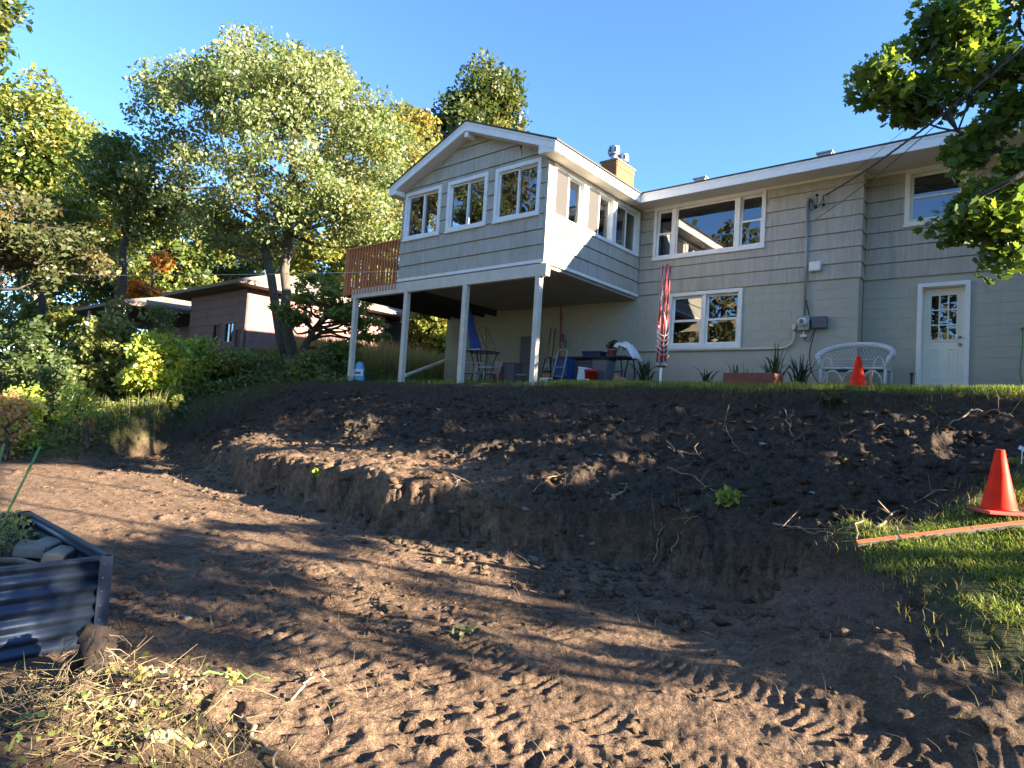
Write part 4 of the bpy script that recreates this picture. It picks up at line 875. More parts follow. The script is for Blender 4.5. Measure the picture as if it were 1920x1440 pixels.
shrub('loose young tree shrub in front of the porch railing', 220, 585, 19, 50, 22, [(.14, .15, .045), (.10, .12, .035), (.18, .17, .06)], 1600, .12, 5)
shrub('spreading feathery shrub before the dark siding', 300, 590, 19.5, 45, 16, [(.15, .17, .05), (.10, .13, .04)], 1200, .11, 6)
shrub('pale bush with reddish leaves low at the left edge', 20, 762, 12.5, 34, 24, [(.46, .26, .13), (.42, .32, .12), (.40, .20, .11), (.36, .36, .11)], 1100, .10, 7)
shrub('small lime bush beside the reddish bush', 55, 735, 13, 26, 26, LIME, 1500, .09, 8)
shrub('small lime plant below the timber wall', 145, 742, 14, 22, 16, LIME, 800, .09, 9)
shrub('small red-leaved plant on the shaded slope', 165, 774, 13, 7, 3, [(.36, .09, .06), (.30, .10, .06)], 120, .06, 10)
shrub('mid-green bush at the right foot of the two-stemmed tree', 640, 668, 19, 50, 26, GREEN, 3800, .12, 11)
shrub('grassy olive bush behind the leftmost deck post', 590, 690, 18, 45, 20, [(.13, .16, .05), (.18, .19, .06)], 3000, .12, 12)
shrub('dark bush in the shade below the lime bush', 100, 715, 15.5, 70, 30, DARKG, 3600, .11, 13)
shrub('low green bush right of the dark front door', 440, 678, 19, 50, 16, [(.17, .19, .05), (.11, .15, .04), (.30, .28, .06)], 3000, .11, 14)
for i, (px, py, D, rx, ry) in enumerate([(-60, 640, 24, 110, 70), (20, 600, 26, 90, 60), (110, 620, 30, 90, 50)]):
    shrub(['dense dark thicket at the far left edge', 'tall thicket left of the porch', 'pale thicket beside the porch steps'][i], px, py, D, rx, ry, [DARKG, GREEN, YELG][i], 5000, .19, 20 + i)
def blades(name, label, P, hgt, wid, pal, seed, lean=.45, parent=None, kind='stuff', wts=None):
    g = np.random.default_rng(seed); n = len(P); th = g.random(n) * 2 * math.pi; d = np.stack([np.cos(th), np.sin(th), np.zeros(n)], 1); sd = np.stack([-d[:, 1], d[:, 0], np.zeros(n)], 1)
    h = hgt * (.5 + .8 * g.random(n)); l = lean * h * g.random(n) * 1.5; wd = wid * (.7 + .6 * g.random(n)); z = np.array([0, 0, 1.0])
    p0 = P - sd * wd[:, None] / 2; p1 = P + sd * wd[:, None] / 2; M_ = P + z * (h * .6)[:, None] + d * (l * .35)[:, None]
    p2 = M_ + sd * wd[:, None] * .35; p3 = M_ - sd * wd[:, None] * .35; T_ = P + z * (h * .95)[:, None] + d * l[:, None]; p4 = T_ + sd * .0008; p5 = T_ - sd * .0008
    V = np.stack([p0, p1, p2, p3, p4, p5], 1).reshape(-1, 3); b = np.arange(n)[:, None] * 6
    F = np.vstack([b + np.array([0, 1, 2, 3]), b + np.array([3, 2, 4, 5])]); c = leaf_cols(n, 6, pal, wts, g, .25)
    o = mesh_np(name, V, F, M_GRASS, parent, c)
    return tag(o, label, None, None, kind) if parent is None else o
def scatter(n, x0, x1, y0, y1, g, cond=None):
    x = g.uniform(x0, x1, n); y = g.uniform(y0, y1, n)
    if cond is not None: k = cond(x, y); x = x[k]; y = y[k]
    return np.stack([x, y, Hv(x, y) - .008], 1)
def dens(x, y, f, s, lo, hi, g): return g.random(len(x)) < sst(lo, hi, fbm(x, y, f, 3, s))
GR = [(.23, .32, .065), (.17, .25, .055), (.30, .35, .09), (.38, .33, .13)]
g0_ = np.random.default_rng(5)
out = lambda x, y: sdist(x, y, EXC) + .12 * fbm(x, y, 2.0, 3, 71)
# strip of lawn along the lip, right-hand lawn, sparse grass by the posts
P = scatter(52000, .3, 10.5, -4.75, -2.2, g0_, lambda x, y: (y > -4.46 + .16 * fbm(x, y, .9, 3, 3) + .05 * vn(x * 5, y * 5, 4)) & (g0_.random(len(x)) < sst(-2.0, -3.6, y) + .25))
blades('lawn_grass', 'strip of green grass along the dug edge before the house', P, .10, .008, GR, 1, wts=[.4, .3, .2, .1])
P = scatter(9000, -7.5, .4, -4.7, -2.6, g0_, lambda x, y: dens(x, y, 1.2, 7, -.15, .45, g0_) & (y > -4.5 + .16 * fbm(x, y, .9, 3, 3)))
blades('sparse_grass', 'thin grass and weeds around the sunroom posts', P, .10, .010, GR, 2, wts=[.3, .4, .15, .15])
P = scatter(130000, 6.4, 9.6, -10.1, -5.6, g0_, lambda x, y: (out(x, y) + .5 * fbm(x, y, 3.0, 3, 18) + .5 * sst(-9.0, -9.6, y) < -.02) & (g0_.random(len(x)) < .55 + 1.8 * fbm(x, y, 2.2, 3, 8)))
blades('lawn_grass', 'short green lawn on the slope at the right edge', P, .045, .007, GR, 3, lean=1.2, wts=[.35, .25, .25, .15])
P = scatter(2600, 6.2, 8.6, -9.9, -6, g0_, lambda x, y: (np.abs(out(x, y)) < .25))
blades('dry_grass', 'straw-coloured torn grass along the lawn edge', P, .075, .006, [(.34, .28, .13), (.26, .22, .09), (.16, .18, .06)], 4, lean=1.1)
P = scatter(5200, .2, 9.5, -4.85, -4.3, g0_, lambda x, y: np.abs(y + 4.5 - .16 * fbm(x, y, .9, 3, 3)) < .12); P[:, 2] = np.maximum(P[:, 2], -.42)
blades('hanging_roots', 'pale torn roots and turf fringe along the dug edge', P, .12, .005, [(.20, .17, .10), (.10, .085, .055), (.12, .14, .05)], 6, lean=1.6)
# overgrown slope: leafy ground cover, tall weeds
P = scatter(120000, -24, -5.5, -14, 3, g0_, lambda x, y: (out(x, y) < -.02) & (g0_.random(len(x)) < .50 + .9 * fbm(x, y, .8, 3, 9)) & (np.hypot(x - CAM[0], y - CAM[1]) < 32) & ~((x > -7.2) & (y > -4.2)))
P[:, 2] += g0_.random(len(P)) ** 1.5 * (.14 + .30 * np.clip(fbm(P[:, 0], P[:, 1], .7, 3, 19) + .2, 0, 1))
V, F = leaf_arrays(P, .085, DIAMOND, .7, g0_)
tag(mesh_np('ground_cover', V, F, M_LEAF, None, leaf_cols(len(P), 4, [(.12, .165, .04), (.085, .125, .03), (.18, .21, .06), (.28, .25, .07), (.22, .15, .065)], [.35, .3, .2, .1, .05], g0_)), 'leafy green ground cover on the overgrown slope', None, None, 'stuff')
P = scatter(62000, -16.5, -5.8, -12.6, -2.8, g0_, lambda x, y: (out(x, y) < .04) & (g0_.random(len(x)) < .62 + .9 * fbm(x, y, .9, 3, 39)) & ~((x > -7.2) & (y > -4.2)))
P[:, 2] += g0_.random(len(P)) ** 1.6 * (.10 + .32 * np.clip(fbm(P[:, 0], P[:, 1], .9, 3, 49) + .15, 0, 1)); V, F = leaf_arrays(P, .11, DIAMOND, .8, g0_)
tag(mesh_np('ground_cover', V, F, M_LEAF, None, leaf_cols(len(P), 4, [(.17, .22, .055), (.12, .17, .04), (.25, .28, .08), (.34, .31, .09), (.26, .17, .08)], [.35, .3, .2, .1, .05], g0_)), 'low broad-leaved plants covering the slope left of the dug bank', None, None, 'stuff')
P = scatter(15000, -20, -5.6, -10, 1.5, g0_, lambda x, y: (out(x, y) < -.05) & dens(x, y, .7, 29, -.05, .35, g0_) & ~((x > -7) & (y > -4.1)))
blades('weeds', 'tall mixed weeds and grass on the overgrown slope', P, .42, .016, [(.14, .17, .05), (.20, .20, .07), (.26, .22, .10), (.09, .12, .035)], 8)
P = scatter(9000, -15.5, -6.9, -.5, 4.5, g0_)
blades('tall_dry_grass', 'tall straw-brown grass beyond the raised deck', P, .95, .022, [(.30, .22, .11), (.24, .20, .08), (.34, .30, .10), (.20, .20, .06)], 9, lean=.25)
P = scatter(30000, -30, -6.9, -3, 8, g0_); P[:, 2] += .02
blades('rough_grass', 'rough grass round the neighbouring house', P, .25, .03, [(.13, .17, .05), (.18, .19, .06), (.09, .13, .04)], 10)
#@@THINGS
# ------------------------------------------------------------------ things in front of the house
def T(c, rz=0, s=1): return Matrix.Translation(Vector([float(v) for v in c])) @ Matrix.Rotation(rz, 4, 'Z') @ Matrix.Scale(s, 4)
def gz(x, y): return H(x, y)
def cone(label, x, y, z=None, hgt=.48, rz=.4, tilt=0):
    z = gz(x, y) if z is None else z
    t = empty('traffic_cone', (x, y, z), label, 'cone', 'orange-red traffic cones')
    m = MB(); M = T((x, y, z), rz); m.box((-.15, -.15, .0), (.15, .15, .03), M, .008); m.build('cone_base', M_CONEB, t)
    m = MB(); m.lathe([(.118, .029), (.118, .045), (.112, .05), (.062, .30), (.030, hgt), (.024, hgt + .004), (.020, hgt - .02)], 20, (x, y, z)); m.build('cone_body', M_CONE, t, True); return t
cone('bright orange-red traffic cone on the lawn at the right edge', 7.57, -7.90, None, .48, .55)
cone('bright orange-red traffic cone in front of the white wicker loveseat', 5.78, -3.8, gz(5.78, -3.8) + .02, .47, .2)
# wooden stake beside the far cone
c = onY(1633, 715, -3.7); m = MB(); m.box((c[0] - .018, -3.71, gz(c[0], -3.7) - .15), (c[0] + .018, -3.69, gz(c[0], -3.7) + .28)); tag(m.build('wooden_stake', M_TAN), 'thin pale wooden stake beside the cone by the loveseat', 'stake')
c = onY(1709, 712, -.25); m = MB(); m.tube([(c[0], -.25, .0), (c[0], -.25, .44)], .02, 8); m.tube([(c[0], -.25, .40), (c[0], -.25, .46)], .03, 8); tag(m.build('pipe_stub', M_BLACK), 'short dark pipe standing left of the white door', 'pipe')
# wicker loveseat
def loveseat():
    x0, x1, yb, yf = 4.50, 5.70, -.30, -.88; z0 = .09; xm = (x0 + x1) / 2
    t = empty('wicker_loveseat', (xm, (yb + yf) / 2, z0), 'white wicker loveseat with curved back against the wall', 'loveseat')
    m = MB()
    ths = np.linspace(math.pi, 0, 25); hw = (x1 - x0) / 2
    P = [(xm + (hw + .03) * math.cos(a) , yf + .05 + (yb - yf) * (math.sin(a) ** .6) * 1.0, z0 + .62 + .30 * math.sin(a) ** .75) for a in ths]
    m.tube(P, [.055] * 25, 8); m.build('rolled_back_rim', M_WICK, t, True)
    for sx, xx in ((-1, x0), (1, x1)):
        for yy in (yf, yb):
            m = MB(); m.tube([(xx - sx * .06, yy, z0), (xx - sx * .05, yy, z0 + .38)], .026, 8); m.build('leg', M_WICK, t, True)
        m = MB(); m.tube([(xx - sx * .06, yf + .02, z0 + .38), (xx - sx * .03, yf + .01, z0 + .5), (xx + sx * .01, yf + .03, z0 + .62)], [.03, .03, .045], 8); m.build('arm_post', M_WICK, t, True)
        m = MB(); a_ = np.linspace(0, math.pi, 12); m.tube([(xx - sx * (.07 + .09 * (1 - math.cos(q)) ), yf + .04, z0 + .40 + .20 * math.sin(q)) for q in a_], .016, 6); m.build('arm_loop', M_WICK, t, True)
    m = MB(); m.box((x0 + .05, yf, z0 + .375), (x1 - .05, yb + .02, z0 + .415), None, .012); m.build('seat', M_WICK, t)
    m = MB()
    for k in range(3):
        c0 = x0 + .10 + k * (x1 - x0 - .2) / 3; c1 = c0 + (x1 - x0 - .2) / 3; a_ = np.linspace(0, math.pi, 12)
        m.tube([((c0 + c1) / 2 - (c1 - c0) / 2 * math.cos(q), yf + .01, z0 + .10 + .24 * math.sin(q)) for q in a_], .013, 6)
        m.tube([((c0 + c1) / 2 - (c1 - c0) / 2 * .7 * math.cos(q), yf + .012, z0 + .22 + .14 * math.sin(q)) for q in a_], .009, 5)
    tag(m.build('apron_weave', M_WICK, t, True), kind='stuff')
    m = MB()
    def top(u): a = math.acos(max(-1, min(1, u))); return z0 + .60 + .28 * math.sin(a) ** .75
    for k in range(44):
        u = -.95 + 1.9 * k / 43; x_ = xm + hw * u; zt = top(u); yy = yf + .08 + (yb - yf - .02) * (1 - u * u) ** .3
        m.tube([(x_, yb - .02, z0 + .42), (x_, yy - .01, min(zt, z0 + .60))], .005, 4, False)
    for k in range(4):
        zz = z0 + .44 + k * .06; m.tube([(xm + hw * u, yb - .03, zz) for u in np.linspace(-.93, .93, 12)], .006, 4, False)
    for k in range(16):
        u = -.8 + 1.6 * k / 15
        for s_ in (-1, 1):
            u2 = max(-.9, min(.9, u + s_ * .22)); m.tube([(xm + hw * u, yb - .03, z0 + .60), (xm + hw * u2, yf + .05 + (yb - yf) * .95, top(u2))], .005, 4, False)
    tag(m.build('back_weave', M_WICK, t, True), kind='stuff')
loveseat()
# folded rotary clothesline
def clothesline():
    b = onY(1238, 718, -4.0); x, y = b[0], -4.0; z = gz(x, y)
    t = empty('folded_clothesline', (x, y, z), 'folded red and white rotary clothesline standing in the grass', 'clothesline')
    m = MB(); m.tube([(x, y, z - .2), (x, y, z + .40)], .022, 10); m.build('pole', M_WHITE, t, True)
    m = MB(); m.tube([(x, y, z + .38), (x + .01, y, z + 2.0)], .020, 8); m.build('upper_pole', M_METAL, t, True)
    for k in range(2):
        m = MB(); m.lathe([(.0, .0), (.055, .01), (.06, .05), (.05, .11), (.0, .12)], 10, (x - .045 + .09 * k, y, z + .33)); m.build('hub', M_METAL, t, True)
    for k in range(4):
        a = k * math.pi / 2 + .6; m = MB(); m.tube([(x + .07 * math.cos(a), y + .07 * math.sin(a), z + .42), (x + .055 * math.cos(a), y + .07 * math.sin(a), z + 1.3), (x + .06 * math.cos(a) + .012, y + .06 * math.sin(a), z + 2.12 + .02 * (k % 2))], .018, 6); m.build('arm', M_REDC, t, True)
    g = np.random.default_rng(3)
    for k in range(14):
        a0, a1 = g.random(2) * 6.28; n_ = 14; tt = np.linspace(0, 1, n_); zz = z + 2.05 - tt * (1.5 if k % 3 else 1.66); rr = .050 + .038 * np.sin(tt * math.pi * .9) + .01 * g.random(n_)
        aa = a0 + (a1 - a0) * tt + .5 * np.sin(tt * 9 + k); m = MB(); m.tube(np.stack([x + rr * np.cos(aa), y + rr * np.sin(aa), zz], 1), .0065, 4, False); m.build('line_cord', M_WIREW if k % 3 else M_REDC, t)
    for k in range(5):
        n_ = 20; tt = np.linspace(0, 1, n_); aa = tt * 7 + k; m = MB(); m.tube(np.stack([x + .115 * np.cos(aa), y + .115 * np.sin(aa), z + .5 + .1 * k + .12 * tt + .06 * np.sin(aa * 2)], 1), .006, 4, False); m.build('loose_cord', M_WIREW, t)
clothesline()
# red-brown planter box
def planter():
    a = onY(1358, 722, -4.05); b = onY(1446, 716, -4.05); x0, x1 = a[0], b[0] + .05; y0, y1 = -4.12, -3.62; z = gz((x0 + x1) / 2, -4.0) - .02
    t = empty('planter_box', ((x0 + x1) / 2, (y0 + y1) / 2, z), 'red-brown wooden planter box standing at the lip of the lawn', 'planter')
    for (p, q) in (((x0, y0, z), (x1, y0 + .03, z + .25)), ((x0, y1 - .03, z), (x1, y1, z + .25)), ((x0, y0 + .031, z), (x0 + .03, y1 - .031, z + .25)), ((x1 - .03, y0 + .031, z), (x1, y1 - .031, z + .25))):
        m = MB(); m.box(p, q, None, .005); m.build('side_board', M_REDW, t)
    m = MB(); m.box((x0 + .031, y0 + .031, z + .15), (x1 - .031, y1 - .031, z + .2)); m.build('potting_soil', M_CLOD, t)
    g = np.random.default_rng(8); P = np.stack([g.uniform(x0 + .1, x1 - .1, 26), g.uniform(y0 + .1, y1 - .1, 26), np.full(26, z + .2)], 1); blades('seedling', None, P, .24, .012, GR, 18, parent=t)
planter()
# strap-leaved lilies along the wall
def lily(label, px, Y, n, h, seed):
    c = onY(px, 700, Y); x = c[0]; z = gz(x, Y); g = np.random.default_rng(seed); t = empty('lily_plant', (x, Y, z), label, 'plant', 'strap-leaved plants along the wall')
    for k in range(n):
        a = g.random() * 6.28; L = h * g.uniform(.7, 1.35); tt = np.linspace(0, 1, 9); lean = g.uniform(.15, .75)
        R = L * lean * tt ** 1.4; Z = L * (tt - lean * .75 * tt ** 3); wd = .017 * (1 - tt ** 3) + .002
        P = np.stack([x + g.normal() * .05 + R * math.cos(a), Y + g.normal() * .05 + R * math.sin(a), z + Z - .01], 1); s_ = np.array([-math.sin(a), math.cos(a), 0])
        m = MB(); V = np.vstack([P - s_ * wd[:, None], P + s_ * wd[:, None]]); m.add(V, [(i, i + 1, 9 + i + 1, 9 + i) for i in range(8)]); m.build('leaf', MATS['lily_leaf'], t)
basic('lily_leaf', (.055, .075, .03), .5, .3, 4)
lily('large dark lily clump behind the clothesline pole', 1208, -.9, 46, .72, 1); lily('small upright lily clump under the lower window', 1328, -.7, 14, .6, 2)
lily('lily clump rising behind the planter box', 1452, -1.6, 26, .85, 3); lily('lily clump left of the wicker loveseat', 1500, -.9, 24, .72, 4); lily('thin lily clump left of the planter box seedlings', 1378, -1.8, 9, .6, 5)
# meter, boxes, conduits and wires on the wall
m = MB(); m.tube([(3.98, -.055, 4.12), (3.99, -.055, 3.0), (4.0, -.055, 1.66)], .024, 8); m.tube([(3.98, -.055, 4.12), (3.98, -.055, 4.2)], .034, 8); tag(m.build('service_mast', M_GREYM, None, True), 'grey vertical electrical conduit running up the shake wall', 'conduit')
mt = empty('electric_meter', (4.0, -.04, 1.40), 'round glass-fronted electric meter on a grey wall box', 'meter')
m = MB(); m.box((3.89, -.13, 1.36), (4.12, -.025, 1.66), None, .01); m.build('meter_box', M_GREYM, mt)
m = MB(); m.lathe([(.0, .0), (.092, .0), (.092, .03), (.08, .035), (.075, .11), (.06, .125), (.0, .128)], 20, (3.995, -.13, 1.53), Matrix.Rotation(math.pi / 2, 4, 'X')); m.build('meter_dial', M_CREAM, mt, True)
m = MB(); m.lathe([(.0, .0), (.045, .0), (.045, .004), (.0, .004)], 14, (3.995, -.259, 1.53), Matrix.Rotation(math.pi / 2, 4, 'X')); m.build('meter_face', M_GREYP, mt, True)
m = MB(); m.box((3.93, -.10, 1.22), (4.06, -.04, 1.27), None, .01); m.tube([(3.995, -.07, 1.27), (3.995, -.07, 1.36)], .014, 6); m.build('ground_clamp', M_WHITE, mt)
m = MB(); m.box((4.16, -.14, 1.39), (4.45, -.02, 1.64), None, .015); tag(m.build('junction_box', M_GREYP), 'dark grey rectangular utility box right of the electric meter', 'utility box')
m = MB(); m.box((4.06, -.125, 2.60), (4.29, -.026, 2.80), None, .02); tag(m.build('vent_hood', M_WHITE), 'square white vent hood on the shakes beside the conduit', 'vent')
m = MB(); m.tube([(-.06, -.03, 1.005), (1.5, -.03, 1.002), (2.8, -.03, 1.0), (3.5, -.03, 1.0), (3.66, -.035, 1.02), (3.76, -.04, 1.10), (3.80, -.045, 1.2), (3.81, -.06, 1.42)], .024, 8); m.box((3.775, -.105, 1.36), (3.845, -.025, 1.50)); tag(m.build('wall_conduit', M_BEAM, None, True), 'horizontal conduit along the block wall bending up to the meter', 'conduit')
m = MB(); m.tube([(4.02, -.06, 2.0), (4.08, -.07, 1.75), (4.14, -.08, 1.5), (4.17, -.08, 1.38)], .012, 6); m.tube([(4.22, -.07, 1.39), (4.17, -.06, 1.15), (4.12, -.06, .85), (4.18, -.1, .5), (4.35, -.3, .28), (4.48, -.5, .16)], .010, 6); m.tube([(4.0, -.07, 1.22), (4.04, -.08, 1.14), (4.12, -.08, 1.12), (4.18, -.07, 1.3)], .008, 5); tag(m.build('utility_cable', M_CORD, None, True), 'black cable looping from the utility box down to the loveseat', 'cable')
wr = empty('service_wire', (4.2, -.1, 4.1), 'twisted black service wires running from the wall up to the right', 'wires')
def catenary(a, b, sag, n=24): a = np.array(a, float); b = np.array(b, float); t = np.linspace(0, 1, n); P = a + (b - a) * t[:, None]; P[:, 2] -= sag * np.sin(t * math.pi); return P
far = dep(2010, 20, 5.0)
A_ = onY(1548, 366, -.06); 
for k in range(3):
    P = catenary(A_, far, .10, 60); t_ = np.linspace(0, 1, 60); P += .014 * np.stack([np.cos(t_ * 90 + k * 2.1), np.sin(t_ * 90 + k * 2.1) * .3, np.sin(t_ * 90 + k * 2.1)], 1); m = MB(); m.tube(P, .008, 5, False); m.build('strand', M_CORD, wr, True)
m = MB(); m.tube(catenary(onY(1528, 412, -.06), dep(2020, -10, 5.2), .14, 40), .0065, 5, False); m.build('strand', M_CORD, wr, True)
m = MB(); m.tube(catenary(onY(1600, 322, -.55), dep(2040, -90, 5.4), .1, 30), .004, 5, False); m.build('strand', M_CORD, wr, True)
for (p0, p1, p2) in (((1519, 372), (1529, 392), (1533, 372)), ((1519, 372), (1535, 390), (1545, 366)), ((1544, 366), (1545, 380), (1545, 384)), ((1518, 375), (1518, 392), (1524, 393))):
    m = MB(); m.tube([onY(*p0, -.07), onY(*p1, -.1), onY(*p2, -.07)], .008, 5); m.build('drip_loop', M_CORD, wr, True)
for p_ in ((1529, 389), (1544, 384), (1532, 366)):
    m = MB(); q = onY(*p_, -.1); m.lathe([(.0, -.03), (.028, -.02), (.034, .0), (.026, .02), (.0, .03)], 8, q); m.build('insulator', M_LEADB, wr, True)
P = catenary(onY(838, 506, -4.0), dep(-40, 512, 21), .10, 40); m = MB(); m.tube(P, .007, 5, False); tag(m.build('string_line', M_WIREW), 'thin pale line stretched from the sunroom trim across to the left edge', 'line')
hb = empty('garden_hose', (8.0, .3, .3), 'green hose hanging from a wall tap at the right edge', 'hose'); q = onY(1917, 616, .33)
m = MB(); m.tube([(q[0], .38, q[2]), (q[0], .27, q[2]), (q[0], .25, q[2] - .04)], .02, 8); m.build('tap', M_BRICK, hb, True)
m = MB(); m.tube([(q[0], .25, q[2] - .03), (q[0] + .01, .22, q[2] - .3), (q[0] - .02, .2, q[2] - .8), (q[0] + .05, .1, .12)], .012, 6); m.build('hose', M_STAKE, hb, True)
# ------------------------------------------------------------------ clutter under the sunroom
def lathe_thing(name, label, cat, prof, c, mat, n=16, M=None, group=None):
    m = MB(); m.lathe(prof, n, c, M); return tag(m.build(name, mat, None, True), label, cat, group)
Yt = -1.15
tb = onY(1042, 672, Yt); te = onY(1186, 670, Yt); zt = tb[2]; gzz = .02
t = empty('patio_table', ((tb[0] + te[0]) / 2, Yt, gzz), 'long black metal patio table against the block wall', 'table')
m = MB(); m.box((tb[0], Yt - .35, zt - .03), (te[0], Yt + .35, zt)); m.build('table_top', M_BLACK, t)
for sx in (0, 1):
    x_ = te[0] - .08 if sx else tb[0] + .1
    for yy in (-.3, .3):
        m = MB(); m.tube([(x_ - .05, Yt + yy, gzz), (x_, Yt + yy, zt * .5), (x_ - .06, Yt + yy, zt - .03)], .016, 6); m.build('leg', M_BLACK, t, True)
        m = MB(); m.tube([(x_ - .32, Yt + yy, gzz), (x_ - .27, Yt + yy, zt * .5), (x_ - .2, Yt + yy, zt - .03)], .016, 6); m.build('leg', M_BLACK, t, True)
    m = MB(); m.tube([(x_ - .27, Yt - .3, zt * .5), (x_, Yt - .3, zt * .5)], .014, 6); m.build('brace', M_BLACK, t, True)
def binbox(name, label, cat, px0, px1, py0, Y, mat, taper=.85, lid=None, depth=None, tilt=0, zb=None):
    a = onY(px0, py0, Y); b = onY(px1, py0, Y); zb = .02 if zb is None else zb; w_ = (b[0] - a[0]) / 2; xm = (a[0] + b[0]) / 2; d = (depth or w_ * 2) / 2; zt_ = a[2]
    t = empty(name, (xm, Y, zb), label, cat); m = MB(); M = Matrix.Translation((xm, Y, zb)) @ Matrix.Rotation(tilt, 4, 'Y') @ Matrix.Translation((-xm, -Y, -zb))
    P = [(xm - w_ * taper, Y - d * taper, zb), (xm + w_ * taper, Y - d * taper, zb), (xm + w_ * taper, Y + d * taper, zb), (xm - w_ * taper, Y + d * taper, zb), (xm - w_, Y - d, zt_), (xm + w_, Y - d, zt_), (xm + w_, Y + d, zt_), (xm - w_, Y + d, zt_)]
    m.hexa([M @ Vector(p) for p in P]); m.build('body', mat, t)
    m = MB(); m.box((xm - w_ - .015, Y - d - .015, zt_ + .0), (xm + w_ + .015, Y + d + .015, zt_ + .04), M, .01); m.build('lid', lid or mat, t); return t
binbox('recycling_bin', 'dark blue recycling bin under the patio table', 'bin', 1048, 1074, 677, -1.7, M_BLUEP, .8, None, .34, -.12)
binbox('rubbish_bin', 'dark grey rubbish bin beside the red bucket', 'bin', 1119, 1146, 677, -1.75, M_GREYP, .86, M_BLACK, .38)
binbox('storage_tub', 'grey storage tub behind the white box under the table', 'tub', 1080, 1118, 682, -1.2, M_GREYP, .92, None, .4)
binbox('storage_tote', 'navy blue storage tote lying on the patio table', 'tote', 1098, 1132, 663, -1.2, M_NAVY, .92, None, .3, 0, zt)
binbox('cardboard_box', 'small white box tipped beside the red bucket', 'box', 1086, 1101, 692, -2.0, M_BAGW, 1, None, .18, .12)
def bucket(label, px0, px1, py, Y):
    a = onY(px0, py, Y); b = onY(px1, py, Y); r = (b[0] - a[0]) / 2; x = (a[0] + b[0]) / 2; h = a[2] + .01; z = -.03
    t = empty('bucket', (x, Y, z), label, 'bucket'); m = MB(); m.lathe([(r * .82, z), (r * .95, h - .06), (r * 1.02, h - .06), (r * 1.02, h), (r * .95, h), (r * .92, h - .04), (.0, h - .05)], 18, (x, Y, 0)); m.build('pail', M_RED, t, True)
    m = MB(); q = np.linspace(0, math.pi, 12); m.tube([(x + r * 1.03 * math.cos(a_), Y - r * .6 * math.sin(a_), h - .05 - .10 * math.sin(a_)) for a_ in q], .005, 5); m.build('handle', M_METAL, t, True)
    m = MB(); m.add([(x + r * .93 * math.sin(a_), Y - r * .93 * math.cos(a_), z_) for z_ in (z + .06, z + .15) for a_ in np.linspace(-.5, .35, 6)], [(i, i + 1, 6 + i + 1, 6 + i) for i in range(5)]); m.build('paper_label', M_WHITE, t)
bucket('bright red plastic bucket with a white label on the grass', 1098, 1120, 694, -2.1)
a = onY(1166, 708, -2.2); lathe_thing('flower_pot', 'clay flower pot lying on its side near the lilies', 'pot', [(.0, .0), (.075, .0), (.105, .2), (.12, .2), (.12, .25), (.10, .25), (.085, .05), (0, .04)], (a[0] + .1, -2.2, .07), M_TERRA, 16, Matrix.Rotation(-1.45, 4, 'Y'))
a = onY(1148, 660, -1.1); pt = empty('potted_plant', (a[0], -1.1, zt), 'pink pot with a leafy plant on the patio table', 'potted plant')
m = MB(); m.lathe([(.0, 0), (.085, 0), (.115, .17), (.125, .17), (.125, .20), (.1, .2), (0, .18)], 16, (a[0], -1.1, zt)); m.build('pot', M_PINK, pt, True)
P_ = in_ell(260, (a[0] + .03, -1.1, zt + .30), (.17, .15, .12), np.random.default_rng(4)); V, F = leaf_arrays(P_, .06, DIAMOND, .4); mesh_np('foliage', V, F, M_LEAF, pt, leaf_cols(260, 4, DARKG))
def sack(name, label, cat, pts, r, mat, seed, par=None):
    g = np.random.default_rng(seed); m = MB(); P = np.array(pts, float); n = 18; V = []
    for i, p in enumerate(P):
        for j in range(n):
            th = 2 * math.pi * j / n; rr = r[i] * (1 + .12 * g.normal()); V.append((p[0] + rr * math.cos(th), p[1] + rr * .6 * math.sin(th), p[2] + .25 * rr * g.normal() * .2))
    k = len(P); F = [(i * n + j, i * n + (j + 1) % n, (i + 1) * n + (j + 1) % n, (i + 1) * n + j) for i in range(k - 1) for j in range(n)] + [tuple(range(n))[::-1], tuple(range((k - 1) * n, k * n))]
    m.add(V, F); o = m.build(name, mat, par, True)
    return tag(o, label, cat) if par is None else o
a = onY(1176, 668, -1.35); g = np.random.default_rng(2)
nx = 16; gx = np.linspace(0, 1, nx); V = []
for j in range(9):
    for i in range(nx): u = gx[i]; v = j / 8; V.append((a[0] - .24 + .52 * u, -1.58 + .45 * v, zt + .02 + .30 * math.sin(min(1, (1 - u) * 1.5) * math.pi / 2) * (.6 + .4 * math.sin(v * math.pi)) - .10 * max(0, u - .75) * 4 + .02 * g.normal()))
m = MB(); m.add(V, [(j * nx + i, j * nx + i + 1, (j + 1) * nx + i + 1, (j + 1) * nx + i) for j in range(8) for i in range(nx - 1)]); o = m.build('white_cloth', M_BAGW, None, True); tag(o, 'crumpled white plastic sheet draped over the table end', 'sheet')
md = o.modifiers.new('s', 'SOLIDIFY'); md.thickness = .01
